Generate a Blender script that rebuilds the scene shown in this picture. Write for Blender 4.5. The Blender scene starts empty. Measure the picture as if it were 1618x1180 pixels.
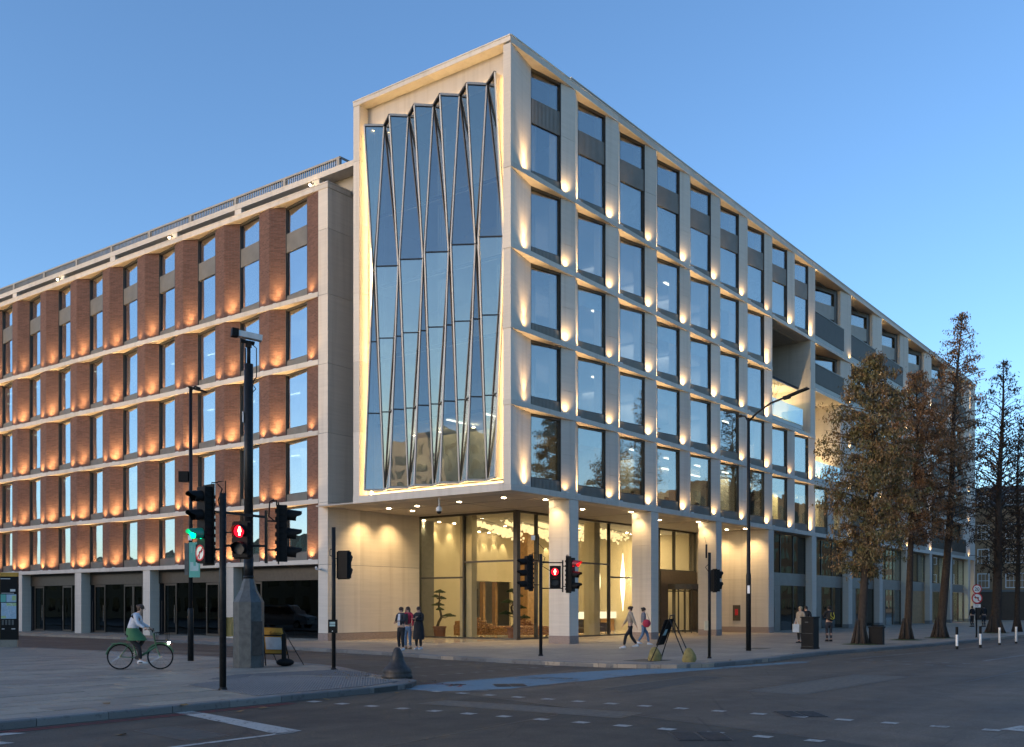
import bpy, math, random
from mathutils import Vector, Matrix
R = math.radians
rnd = random.Random(11)
scn = bpy.context.scene
COL = scn.collection

# ------------------------------------------------------------------ camera, sky, exposure
CAM = (-33.086, -25.052, 1.75)
cd = bpy.data.cameras.new("camera"); cam = bpy.data.objects.new("camera", cd); COL.objects.link(cam)
cam.location = CAM
cam.rotation_euler = (R(90), 0, R(37.06 - 90))
cd.sensor_width = 36.0; cd.sensor_fit = 'HORIZONTAL'
cd.lens = 1579.8 / 1618 * 36; cd.shift_y = 366 / 1618
cd.clip_start = 0.1; cd.clip_end = 6000
scn.camera = cam

SUN_ELEV, SUN_ROT = R(10.0), R(-64.0)
world = bpy.data.worlds.new("World"); scn.world = world; world.use_nodes = True
wn = world.node_tree; wn.nodes.clear()
sky = wn.nodes.new("ShaderNodeTexSky"); sky.sky_type = 'NISHITA'; sky.sun_disc = False
sky.sun_elevation = SUN_ELEV; sky.sun_rotation = SUN_ROT
sky.air_density = 0.9; sky.dust_density = 0.6; sky.ozone_density = 3.5
bg = wn.nodes.new("ShaderNodeBackground"); bg.inputs[1].default_value = 0.15
wo = wn.nodes.new("ShaderNodeOutputWorld")
wn.links.new(sky.outputs[0], bg.inputs[0]); wn.links.new(bg.outputs[0], wo.inputs[0])
sl = bpy.data.lights.new("sun", 'SUN'); sl.energy = .62; sl.angle = R(24); sl.color = (1.0, 0.66, 0.42)
so = bpy.data.objects.new("sun", sl); COL.objects.link(so)
sd = Vector((math.sin(SUN_ROT), math.cos(SUN_ROT), 0)) * math.cos(SUN_ELEV) + Vector((0, 0, math.sin(SUN_ELEV)))
so.rotation_euler = (-sd).to_track_quat('-Z', 'Y').to_euler()

scn.view_settings.view_transform = 'Standard'; scn.view_settings.look = 'None'
scn.view_settings.exposure = 1.18; scn.view_settings.gamma = 1.0; scn.view_settings.use_curve_mapping = False
scn.cycles.use_denoising = True
try: scn.cycles.denoiser = 'OPENIMAGEDENOISE'
except Exception: pass
scn.cycles.max_bounces = 7; scn.cycles.diffuse_bounces = 2; scn.cycles.glossy_bounces = 3
scn.cycles.transmission_bounces = 4; scn.cycles.transparent_max_bounces = 8
scn.cycles.sample_clamp_indirect = 4.0
scn.cycles.use_light_tree = True
scn.cycles.caustics_reflective = False; scn.cycles.caustics_refractive = False

# ------------------------------------------------------------------ materials
class NT:
    def __init__(s, name):
        m = bpy.data.materials.new(name); m.use_nodes = True
        s.m = m; s.t = m.node_tree; s.t.nodes.clear()
        s.out = s.n("OutputMaterial")
    def n(s, typ, **kw):
        nd = s.t.nodes.new("ShaderNode" + typ)
        for k, v in kw.items(): setattr(nd, k, v)
        return nd
    def l(s, a, b): s.t.links.new(a, b)
    def val(s, sock, v):
        if hasattr(v, 'is_output'): s.l(v, sock)
        else: sock.default_value = v
    def coord(s, scale=(1, 1, 1), which='Object', rot=(0, 0, 0)):
        c = s.n("TexCoord"); mp = s.n("Mapping")
        mp.inputs['Scale'].default_value = scale; mp.inputs['Rotation'].default_value = rot
        s.l(c.outputs[which], mp.inputs[0]); return mp.outputs[0]
    def pos(s, scale=(1, 1, 1)):
        g = s.n("NewGeometry"); mp = s.n("Mapping"); mp.inputs['Scale'].default_value = scale
        s.l(g.outputs['Position'], mp.inputs[0]); return mp.outputs[0]
    def noise(s, vec, scale, detail=3, rough=.55):
        x = s.n("TexNoise"); s.l(vec, x.inputs['Vector']); x.inputs['Scale'].default_value = scale
        x.inputs['Detail'].default_value = detail; x.inputs['Roughness'].default_value = rough
        return x.outputs['Fac']
    def ramp(s, fac, stops):
        x = s.n("ValToRGB"); s.l(fac, x.inputs[0]); e = x.color_ramp.elements
        while len(e) < len(stops): e.new(0.5)
        for i, (p, c) in enumerate(stops):
            e[i].position = p; e[i].color = (*c, 1) if len(c) == 3 else c
        return x.outputs[0]
    def mix(s, fac, a, b, mode='MIX'):
        x = s.n("Mix", data_type='RGBA', blend_type=mode)
        s.val(x.inputs[0], fac)
        for sock, v in ((x.inputs[6], a), (x.inputs[7], b)):
            s.val(sock, v if hasattr(v, 'is_output') else (*v, 1))
        return x.outputs[2]
    def math(s, op, a, b=0.0):
        x = s.n("Math", operation=op); s.val(x.inputs[0], a); s.val(x.inputs[1], b); return x.outputs[0]
    def bump(s, h, strength=.3, dist=.01):
        x = s.n("Bump"); x.inputs['Strength'].default_value = strength; x.inputs['Distance'].default_value = dist
        s.l(h, x.inputs['Height']); return x.outputs[0]
    def princ(s, col, rough=.6, metal=0, normal=None, spec=.5):
        p = s.n("BsdfPrincipled")
        s.val(p.inputs['Base Color'], col if hasattr(col, 'is_output') else (*col, 1))
        s.val(p.inputs['Roughness'], rough); p.inputs['Metallic'].default_value = metal
        p.inputs['Specular IOR Level'].default_value = spec
        if normal: s.l(normal, p.inputs['Normal'])
        s.l(p.outputs[0], s.out.inputs[0]); return p

M = {}
def plain(name, col, rough=.6, metal=0, var=.12, scale=6, bump=0.0, spec=.5):
    t = NT(name); v = t.pos(); f = t.noise(v, scale, 4)
    c = t.ramp(f, [(.3, tuple(x * (1 - var) for x in col)), (.7, tuple(min(1, x * (1 + var)) for x in col))])
    nrm = t.bump(t.noise(v, scale * 8, 3), bump, .004) if bump else None
    t.princ(c, rough, metal, nrm, .15 if max(col) < .02 else spec); M[name] = t.m; return t.m
def emit(name, col, st):
    t = NT(name); e = t.n("Emission"); e.inputs[0].default_value = (*col, 1); e.inputs[1].default_value = st
    t.l(e.outputs[0], t.out.inputs[0]); M[name] = t.m; return t.m
def stone_mat(name, base, var=.06):
    t = NT(name); v = t.pos((1, 1, 1))
    bed = t.noise(t.pos((.5, .5, 9)), 1.1, 5, .65)
    blk = t.noise(t.pos((.45, .45, .45)), 1.0, 2)
    fine = t.noise(v, 60, 3)
    c1 = t.ramp(bed, [(.25, tuple(x * (1 - var * 1.6) for x in base)), (.75, tuple(x * (1 + var) for x in base))])
    c2 = t.mix(t.math('MULTIPLY', blk, .3), c1, tuple(x * .86 for x in base))
    oi = t.n("ObjectInfo"); sh = t.ramp(oi.outputs['Random'], [(0, (.87, .865, .86)), (1, (1.06, 1.05, 1.04))])
    c3 = t.mix(1.0, c2, sh, 'MULTIPLY')
    # rain streaks under ledges
    st = t.ramp(t.noise(t.pos((3, 3, .12)), 1.0, 4), [(.5, (1, 1, 1)), (.78, (.84, .82, .80))])
    c4 = t.mix(1.0, c3, st, 'MULTIPLY')
    t.princ(c4, .75, 0, t.bump(fine, .15, .004), .3); M[name] = t.m; return t.m
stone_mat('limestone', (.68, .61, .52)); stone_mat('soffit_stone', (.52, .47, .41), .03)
def granite(name, base):
    t = NT(name); v = t.pos(); f = t.noise(v, 28, 3, .7); f2 = t.noise(v, 2.0, 2)
    c = t.ramp(f, [(.35, tuple(x * .62 for x in base)), (.55, base), (.72, tuple(min(1, x * 1.35) for x in base))])
    c = t.mix(t.math('MULTIPLY', f2, .35), c, tuple(x * .7 for x in base))
    t.princ(c, .6); M[name] = t.m
granite('pink_granite', (.36, .27, .225)); granite('grey_granite', (.23, .22, .21))
plain('window_frame', (.08, .075, .066), .42, .35, .1)
plain('bronze', (.10, .082, .062), .38, .55, .12)
plain('zinc', (.25, .23, .195), .5, .3, .1, 2)
plain('louvre', (.075, .058, .042), .5, .35, .12, 2)
plain('alu', (.36, .36, .35), .5, .2, .06)
plain('dark_gasket', (.03, .03, .032), .45, .2)
plain('black_paint', (.016, .017, .018), .38, .0, .3, 14)
plain('black_plastic', (.010, .010, .010), .6)
plain('grey_steel', (.085, .09, .088), .55, .2, .25, 7, .15)
plain('plaster', (.60, .58, .53), .8)
plain('lobby_wall', (.60, .52, .36), .6, 0, .05, 1)
plain('lobby_floor', (.52, .46, .36), .15, 0, .06, 1)
plain('ceiling_white', (.6, .58, .53), .8)
plain('oak', (.36, .20, .075), .5, 0, .25, 4)
plain('dark_wood', (.07, .045, .03), .45)
plain('blind', (.66, .70, .70), .9)
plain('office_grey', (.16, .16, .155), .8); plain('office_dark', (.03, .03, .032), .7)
plain('carpet', (.06, .06, .06), .95)
plain('terracotta', (.22, .09, .05), .8); plain('slate_pot', (.05, .055, .06), .5)
plain('roof_felt', (.12, .12, .12), .9)
plain('white_plastic', (.6, .6, .58), .4); plain('cream_box', (.5, .44, .30), .5); plain('yellow_box', (.52, .30, .08), .5)
plain('yellow_paint', (.50, .26, .03), .6); plain('sign_white', (.75, .75, .73), .4); plain('sign_red', (.55, .02, .03), .4)
plain('sign_blue', (.03, .12, .42), .4); plain('sign_black', (.01, .01, .01), .5)
plain('teal', (.10, .38, .31), .5, 0, .05); plain('teal_light', (.35, .50, .50), .5)
plain('map_green', (.38, .50, .22), .5); plain('map_blue', (.32, .45, .55), .5); plain('map_road', (.62, .66, .7), .5)
plain('skin', (.50, .30, .21), .55, 0, .05); plain('hair_brown', (.055, .03, .018), .6, 0, .3, 40); plain('hair_dark', (.02, .014, .01), .6)
plain('hair_blonde', (.45, .33, .18), .6)
plain('cloth_black', (.016, .017, .02), .9, 0, .3, 12, .3); plain('cloth_charcoal', (.035, .037, .045), .9, 0, .3, 12, .3)
plain('cloth_white', (.55, .57, .62), .85, 0, .1, 12, .3); plain('cloth_red', (.42, .03, .06), .85, 0, .2, 10)
plain('denim', (.10, .17, .27), .85, 0, .25, 14); plain('cloth_beige', (.36, .29, .21), .9, 0, .15, 10, .3)
plain('cloth_grey', (.16, .17, .20), .9, 0, .2, 9, .3); plain('cloth_blue', (.05, .07, .22), .9)
plain('shoe_white', (.6, .6, .6), .6); plain('boot_tan', (.25, .17, .10), .8); plain('hi_yellow', (.65, .6, .05), .6)
plain('rubber', (.012, .012, .012), .8); plain('chrome', (.6, .6, .6), .2, 1); plain('bike_green', (.05, .14, .07), .4)
plain('canvas_sack', (.25, .20, .075), .95, 0, .25, 9, .5)
plain('iron', (.045, .042, .04), .55, .4, .3, 9, .3)
plain('bark', (.05, .036, .026), .95, 0, .35, 9, .6)
plain('grass', (.05, .075, .02), .9, 0, .4, 9)
plain('car_white', (.5, .52, .54), .25, 0, .03); plain('car_dark', (.02, .022, .026), .2)
def tufted():
    t = NT('tufted_leather'); v = t.coord((1, 1, 1)); vo = t.n("TexVoronoi"); t.l(v, vo.inputs[0]); vo.inputs['Scale'].default_value = 9
    c = t.ramp(vo.outputs['Distance'], [(0, (.55, .27, .07)), (.5, (.46, .20, .045)), (.9, (.36, .14, .03))])
    b = t.n("Math", operation='MULTIPLY'); t.l(vo.outputs['Distance'], b.inputs[0]); b.inputs[1].default_value = -1
    t.princ(c, .35, 0, t.bump(b.outputs[0], 1.0, .12)); M['tufted_leather'] = t.m
tufted()
def leaf(name, cols, rough=.7):
    t = NT(name); f = t.noise(t.pos(), 1.4, 2); f2 = t.noise(t.pos(), 9, 2)
    f3 = t.math('ADD', t.math('MULTIPLY', f, .6), t.math('MULTIPLY', f2, .4))
    c = t.ramp(f3, [(.36, cols[0]), (.48, cols[1]), (.60, cols[2])])
    t.princ(c, rough, 0, None, .2); M[name] = t.m
leaf('leaf_autumn', ((.12, .125, .05), (.20, .155, .07), (.28, .165, .085)))
leaf('leaf_rust', ((.15, .11, .055), (.24, .14, .07), (.30, .16, .085)))
leaf('leaf_dark', ((.03, .028, .02), (.06, .04, .026), (.085, .05, .03)))
leaf('leaf_bonsai', ((.02, .04, .012), (.035, .06, .018), (.05, .075, .02)))
def brick(name, c1, c2, mort, off, axis='Y'):
    t = NT(name); g = t.n("NewGeometry"); sp = t.n("SeparateXYZ"); t.l(g.outputs['Position'], sp.inputs[0])
    cb = t.n("CombineXYZ")
    if axis == 'Y': t.l(t.math('ADD', sp.outputs[1], t.math('MULTIPLY', sp.outputs[0], .5)), cb.inputs[0])
    else: t.l(sp.outputs[0], cb.inputs[0])
    t.l(sp.outputs[2], cb.inputs[1])
    br = t.n("TexBrick"); t.l(cb.outputs[0], br.inputs[0])
    br.inputs['Scale'].default_value = 1.0; br.inputs['Brick Width'].default_value = .225; br.inputs['Row Height'].default_value = .075
    br.inputs['Mortar Size'].default_value = .011; br.inputs['Mortar Smooth'].default_value = .3
    br.inputs['Color1'].default_value = (*c1, 1); br.inputs['Color2'].default_value = (*c2, 1); br.inputs['Mortar'].default_value = (*mort, 1)
    n = t.noise(t.pos((1, 1, 1)), .8, 3); n2 = t.noise(t.pos((1, 1, 1)), 11, 3)
    col = t.mix(t.math('MULTIPLY', n2, .7), br.outputs[0], tuple(x * .55 for x in c1))
    col = t.mix(t.math('MULTIPLY', n, .3), col, tuple(x * 1.25 for x in c2))
    # headers left proud of the face in alternate courses
    ck = t.n("TexBrick"); t.l(cb.outputs[0], ck.inputs[0]); ck.inputs['Scale'].default_value = 1
    ck.inputs['Brick Width'].default_value = .45; ck.inputs['Row Height'].default_value = .15; ck.inputs['Mortar Size'].default_value = .045
    ck.inputs['Color1'].default_value = (1, 1, 1, 1); ck.inputs['Color2'].default_value = (1, 1, 1, 1); ck.inputs['Mortar'].default_value = (0, 0, 0, 1)
    h = t.math('SUBTRACT', 1.0, t.math('MULTIPLY', br.outputs['Fac'], .8))
    t.princ(col, .85, 0, t.bump(h, .6, .008), .2); M[name] = t.m
brick('red_brick', (.115, .058, .045), (.225, .115, .085), (.165, .13, .11), .9)
brick('stock_brick', (.33, .20, .11), (.42, .27, .15), (.3, .25, .19), 0)
def glass(name, tint, base, gcol, rough=0.012, wav=.02):
    t = NT(name); tr = t.n("BsdfTransparent"); tr.inputs[0].default_value = (*tint, 1)
    gl = t.n("BsdfGlossy"); gl.inputs[0].default_value = (*gcol, 1); gl.inputs['Roughness'].default_value = rough
    if wav: t.l(t.bump(t.noise(t.pos(), .5, 2), .5, wav), gl.inputs['Normal'])
    fr = t.n("LayerWeight"); fr.inputs[0].default_value = .5
    fac = t.math('MINIMUM', t.math('ADD', t.math('MULTIPLY', t.math('POWER', fr.outputs['Facing'], 4.0), .9), base + .03), 1.0)
    mx = t.n("MixShader"); t.l(fac, mx.inputs[0]); t.l(tr.outputs[0], mx.inputs[1]); t.l(gl.outputs[0], mx.inputs[2])
    t.l(mx.outputs[0], t.out.inputs[0]); M[name] = t.m
glass('office_glass', (.74, .77, .74), .19, (.92, .89, .86))
glass('facet_glass', (.68, .72, .70), .27, (.94, .88, .82))
glass('wing_glass', (.45, .52, .5), .38, (.90, .95, 1.0))
glass('lobby_glass', (.95, .94, .88), .0, (.8, .85, .9), .01, 0)
glass('shop_glass', (.20, .23, .22), .03, (.7, .75, .75), .01, .01)
glass('balustrade_glass', (.72, .82, .80), .08, (.9, .95, 1), .01, 0)
def asphalt():
    t = NT('asphalt'); g = t.n("NewGeometry"); P = g.outputs['Position']
    sp = t.n("SeparateXYZ"); t.l(P, sp.inputs[0]); v = t.pos()
    ag = t.n("TexVoronoi"); t.l(v, ag.inputs[0]); ag.inputs['Scale'].default_value = 75
    spk = t.ramp(ag.outputs['Color'], [(.0, (.72, .72, .72)), (.78, (1.0, 1.0, 1.0)), (.93, (1.9, 1.85, 1.8))])
    big = t.ramp(t.noise(v, .22, 4), [(.3, (.76, .76, .78)), (.7, (1.2, 1.18, 1.15))])
    med = t.ramp(t.noise(v, 2.2, 5, .7), [(.3, (.85, .85, .85)), (.7, (1.12, 1.12, 1.12))])
    # newer dark surfacing on the camera side of the joint
    edge = t.math('ADD', sp.outputs[0], t.math('MULTIPLY', sp.outputs[1], -.285))
    newer = t.math('LESS_THAN', t.math('ADD', edge, t.math('MULTIPLY', t.noise(v, 3, 3), .05)), -13.62)
    side = t.math('GREATER_THAN', sp.outputs[1], -9.05)
    base = t.mix(newer, (.150, .114, .080), (.090, .072, .052))
    base = t.mix(side, base, (.102, .082, .062))
    # worn wheel tracks along the main road
    trk = t.ramp(t.noise(t.pos((.05, 1.2, 1)), 1.0, 3), [(.35, (.74, .74, .75)), (.65, (1.14, 1.13, 1.12))])
    c = t.mix(1, base, spk, 'MULTIPLY'); c = t.mix(1, c, big, 'MULTIPLY'); c = t.mix(1, c, med, 'MULTIPLY'); c = t.mix(.7, c, trk, 'MULTIPLY')
    # hairline cracks and sealed joints
    cr = t.n("TexVoronoi", feature='DISTANCE_TO_EDGE'); t.l(t.pos(), cr.inputs[0]); cr.inputs['Scale'].default_value = .33
    ck = t.ramp(cr.outputs['Distance'], [(.0, (.45, .45, .45)), (.008, (1, 1, 1))])
    c = t.mix(.6, c, ck, 'MULTIPLY')
    t.princ(c, t.math('ADD', .55, t.math('MULTIPLY', t.noise(v, 1.3, 3), .3)), 0, t.bump(ag.outputs['Distance'], .5, .01), .35); M['asphalt'] = t.m
asphalt()
def paving(name, base, joints):
    t = NT(name); v = t.pos(); g = t.n("NewGeometry")
    oi = t.n("ObjectInfo")
    big = t.ramp(t.noise(v, .35, 4), [(.3, (.84, .84, .84)), (.7, (1.13, 1.12, 1.1))])
    fine = t.ramp(t.noise(v, 45, 4, .7), [(.3, (.86, .86, .86)), (.7, (1.12, 1.12, 1.12))])
    spots = t.ramp(t.noise(v, 7.5, 2), [(.60, (1, 1, 1)), (.66, (.74, .73, .72))])
    rn = t.ramp(oi.outputs['Random'], [(0, (.78, .78, .79)), (1, (1.16, 1.15, 1.12))])
    c = t.mix(1, (*base,), big, 'MULTIPLY') if False else t.mix(1, big, fine, 'MULTIPLY')
    c = t.mix(1, c, spots, 'MULTIPLY'); c = t.mix(1, c, rn, 'MULTIPLY'); c = t.mix(1, c, base, 'MULTIPLY')
    nrm = t.bump(t.noise(v, 40, 3), .25, .006)
    if joints:
        br = t.n("TexBrick"); t.l(t.pos(), br.inputs[0]); br.inputs['Scale'].default_value = 1
        br.inputs['Brick Width'].default_value = .9; br.inputs['Row Height'].default_value = .6; br.inputs['Mortar Size'].default_value = .009
        br.inputs['Color1'].default_value = (1.08, 1.06, 1.03, 1); br.inputs['Color2'].default_value = (.84, .84, .86, 1); br.inputs['Mortar'].default_value = (.42, .4, .38, 1)
        c = t.mix(1, c, br.outputs[0], 'MULTIPLY')
    t.princ(c, .6, 0, nrm, .4); M[name] = t.m
paving('york_stone', (.30, .255, .205), True); paving('paving_grey', (.27, .24, .195), False); paving('kerb_granite', (.17, .165, .16), False)
paving('bedding', (.05, .05, .048), False); paving('tactile_grey', (.105, .105, .11), False)
def worn(name, col, under, thr=.46, mixf=.8):
    t = NT(name); v = t.pos(); f = t.noise(v, 14, 5, .75); f2 = t.noise(v, 1.5, 3)
    k = t.ramp(t.math('ADD', t.math('MULTIPLY', f, .7), t.math('MULTIPLY', f2, .3)), [(thr, (0, 0, 0)), (thr + .07, (1, 1, 1))])
    c = t.mix(t.math('MULTIPLY', k, mixf), under, col)
    c = t.mix(1, c, t.ramp(t.noise(v, 60, 2), [(.3, (.85, .85, .85)), (.7, (1.1, 1.1, 1.1))]), 'MULTIPLY')
    t.princ(c, .7, 0, t.bump(f, .2, .004), .3); M[name] = t.m
worn('road_white', (.42, .40, .36), (.10, .095, .085), .40, 1); worn('road_white_worn', (.29, .28, .26), (.09, .09, .09), .47, .9)
worn('road_red', (.26, .05, .045), (.08, .06, .06), .42, .9); worn('cycle_blue', (.15, .25, .30), (.12, .15, .16), .40, .9)
emit('lamp_warm', (1, .72, .38), 28); emit('led_strip', (1, .66, .28), 16); emit('downlight_glow', (1, .78, .48), 40)
emit('office_lamp', (1, .93, .78), 2.5); emit('chandelier_glow', (1, .74, .38), .75); emit('pendant_glow', (1, .82, .5), 2.6)
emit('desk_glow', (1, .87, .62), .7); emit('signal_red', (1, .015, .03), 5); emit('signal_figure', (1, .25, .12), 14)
emit('signal_green', (.0, .75, .38), 3.2); emit('flood_glow', (1, .75, .40), 22); emit('bike_lamp', (1, .95, .8), 25)
emit('tail_red', (1, .03, .02), 6)
t = NT('lens_off'); t.princ((.008, .006, .006), .45); M['lens_off'] = t.m
t = NT('signal_visor_green'); p = t.princ((.02, .28, .17), .35); M['signal_visor_green'] = t.m  # black visor coloured green to carry the glow of its lit lens
t = NT('signal_visor_red'); p = t.princ((.3, .02, .03), .35); M['signal_visor_red'] = t.m  # same visor with the red lens glow put into its colour

# ------------------------------------------------------------------ mesh helpers
def tag(o, label=None, cat=None, group=None, kind=None):
    if label: o['label'] = label
    if cat: o['category'] = cat
    if group: o['group'] = group
    if kind: o['kind'] = kind
    return o
def empty(name, loc=(0, 0, 0), label=None, cat=None, group=None, rz=0.0, parent=None):
    o = bpy.data.objects.new(name, None); COL.objects.link(o); o.location = loc; o.rotation_euler = (0, 0, rz)
    o.empty_display_size = .3
    if parent: o.parent = parent
    return tag(o, label, cat, group)
class MB:
    def __init__(s): s.v = []; s.f = []; s.mi = []; s.smooth = False
    def add(s, vs, fs, mi=0):
        b = len(s.v); s.v += [tuple(v) for v in vs]
        for f in fs: s.f.append(tuple(b + i for i in f)); s.mi.append(mi)
        return s
    def box(s, x0, x1, y0, y1, z0, z1, mi=0):
        v = [(x, y, z) for z in (z0, z1) for y in (y0, y1) for x in (x0, x1)]
        return s.add(v, [(0, 2, 3, 1), (4, 5, 7, 6), (0, 1, 5, 4), (2, 6, 7, 3), (0, 4, 6, 2), (1, 3, 7, 5)], mi)
    def prism(s, poly, z0, z1, mi=0, cap=True):
        n = len(poly); a = sum(poly[i][0] * poly[(i + 1) % n][1] - poly[(i + 1) % n][0] * poly[i][1] for i in range(n))
        if a < 0: poly = poly[::-1]
        v = [(p[0], p[1], z0) for p in poly] + [(p[0], p[1], z1) for p in poly]
        f = [(i, (i + 1) % n, n + (i + 1) % n, n + i) for i in range(n)]
        if cap: f += [tuple(range(n - 1, -1, -1)), tuple(range(n, 2 * n))]
        return s.add(v, f, mi)
    def obox(s, c, ax, ay, az, mi=0):   # oriented box: centre and three half-vectors
        c = Vector(c); v = [c + ax * i + ay * j + az * k for k in (-1, 1) for j in (-1, 1) for i in (-1, 1)]
        return s.add(v, [(0, 2, 3, 1), (4, 5, 7, 6), (0, 1, 5, 4), (2, 6, 7, 3), (0, 4, 6, 2), (1, 3, 7, 5)], mi)
    def bar(s, p0, p1, w, h=None, mi=0, up=None):
        p0, p1 = Vector(p0), Vector(p1); d = p1 - p0; h = h or w
        u = Vector(up) if up else (Vector((0, 0, 1)) if abs(d.normalized().z) < .95 else Vector((1, 0, 0)))
        a = d.cross(u).normalized() * w / 2; b = a.cross(d).normalized() * h / 2
        return s.obox((p0 + p1) / 2, d / 2, a, b, mi)
    def tube(s, pts, r, n=8, mi=0, cap=True):
        pts = [Vector(p) for p in pts]; rs = r if isinstance(r, (list, tuple)) else [r] * len(pts)
        b = len(s.v); prev = None
        for i, p in enumerate(pts):
            d = (pts[min(i + 1, len(pts) - 1)] - pts[max(i - 1, 0)])
            if d.length < 1e-7: d = Vector((0, 0, 1))
            d.normalize()
            if prev is None: a = d.orthogonal().normalized()
            else:
                a = prev - d * prev.dot(d)
                a = a.normalized() if a.length > 1e-6 else d.orthogonal().normalized()
            prev = a; c = d.cross(a)
            for k in range(n):
                t = 2 * math.pi * k / n; s.v.append(tuple(p + (a * math.cos(t) + c * math.sin(t)) * rs[i]))
        for i in range(len(pts) - 1):
            for k in range(n):
                k2 = (k + 1) % n; s.f.append((b + i * n + k, b + i * n + k2, b + (i + 1) * n + k2, b + (i + 1) * n + k)); s.mi.append(mi)
        if cap:
            s.f.append(tuple(b + k for k in range(n - 1, -1, -1))); s.mi.append(mi)
            s.f.append(tuple(b + (len(pts) - 1) * n + k for k in range(n))); s.mi.append(mi)
        return s
    def lathe(s, prof, c=(0, 0, 0), n=20, mi=0, ang=0.0):
        b = len(s.v)
        for (r, z) in prof:
            for k in range(n):
                t = 2 * math.pi * (k + ang) / n; s.v.append((c[0] + r * math.cos(t), c[1] + r * math.sin(t), c[2] + z))
        for i in range(len(prof) - 1):
            for k in range(n):
                k2 = (k + 1) % n; s.f.append((b + i * n + k, b + i * n + k2, b + (i + 1) * n + k2, b + (i + 1) * n + k)); s.mi.append(mi)
        s.f.append(tuple(b + k for k in range(n - 1, -1, -1))); s.mi.append(mi)
        s.f.append(tuple(b + (len(prof) - 1) * n + k for k in range(n))); s.mi.append(mi)
        return s
    def ball(s, c, r, n=10, m=6, sc=(1, 1, 1), mi=0):
        b = len(s.v)
        for i in range(m + 1):
            ph = math.pi * i / m
            for k in range(n):
                t = 2 * math.pi * k / n
                s.v.append((c[0] + r * sc[0] * math.sin(ph) * math.cos(t), c[1] + r * sc[1] * math.sin(ph) * math.sin(t), c[2] - r * sc[2] * math.cos(ph)))
        for i in range(m):
            for k in range(n):
                k2 = (k + 1) % n; s.f.append((b + i * n + k, b + i * n + k2, b + (i + 1) * n + k2, b + (i + 1) * n + k)); s.mi.append(mi)
        return s
    def mesh(s, name, mats, off=(0, 0, 0)):
        me = bpy.data.meshes.new(name)
        v = [(a - off[0], b - off[1], c - off[2]) for a, b, c in s.v] if any(off) else s.v
        me.from_pydata(v, [], s.f)
        for m in (mats if isinstance(mats, (list, tuple)) else [mats]): me.materials.append(M[m])
        if any(s.mi): me.polygons.foreach_set('material_index', s.mi)
        if s.smooth: me.polygons.foreach_set('use_smooth', [True] * len(s.f))
        me.update(); return me
    def build(s, name, mats, parent=None, wo=None):
        # wo: world position of the parent; the geometry was given in world coordinates
        off = wo if wo is not None else (0, 0, 0)
        o = bpy.data.objects.new(name, s.mesh(name, mats, off)); COL.objects.link(o)
        if parent: o.parent = parent
        return o
def inst(name, me, parent, loc=(0, 0, 0), rz=0.0):
    o = bpy.data.objects.new(name, me); COL.objects.link(o); o.parent = parent; o.location = loc; o.rotation_euler = (0, 0, rz); return o
def copy_tree(o, parent=None, **kw):
    c = o.copy(); COL.objects.link(c); c.parent = parent
    for ch in o.children: copy_tree(ch, c)
    return c
NL = [0]
def spot(loc, target, power, size=70, blend=.9, r=.04, col=(1, .70, .36), parent=None, wo=(0, 0, 0)):
    l = bpy.data.lights.new("lamp_light", 'SPOT'); l.energy = power; l.spot_size = R(size); l.spot_blend = blend; l.shadow_soft_size = r; l.color = col
    o = bpy.data.objects.new("lamp_light", l); COL.objects.link(o)
    if parent: o.parent = parent
    o.location = Vector(loc) - Vector(wo); o.rotation_euler = (Vector(target) - Vector(loc)).to_track_quat('-Z', 'Y').to_euler()
    NL[0] += 1; return o
_spotcache = {}
def spot_shared(key, loc, d, power, size, blend=.9, r=.04, col=(1, .70, .36), parent=None, wo=(0, 0, 0)):
    if key not in _spotcache:
        l = bpy.data.lights.new("uplight_lamp", 'SPOT'); l.energy = power; l.spot_size = R(size); l.spot_blend = blend; l.shadow_soft_size = r; l.color = col
        _spotcache[key] = l
    o = bpy.data.objects.new("uplight_lamp", _spotcache[key]); COL.objects.link(o)
    if parent: o.parent = parent
    o.location = Vector(loc) - Vector(wo); o.rotation_euler = Vector(d).to_track_quat('-Z', 'Y').to_euler(); return o
def area(loc, sx, sy, power, col, parent=None, wo=(0, 0, 0), rot=(0, 0, 0)):  # bare area lamp added as ambient fill indoors, no fitting of its own
    l = bpy.data.lights.new("interior_fill_lamp", 'AREA'); l.shape = 'RECTANGLE'; l.size = sx; l.size_y = sy; l.energy = power; l.color = col
    o = bpy.data.objects.new("interior_fill_lamp", l); COL.objects.link(o)
    if parent: o.parent = parent
    o.location = Vector(loc) - Vector(wo); o.rotation_euler = rot; return o

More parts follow.
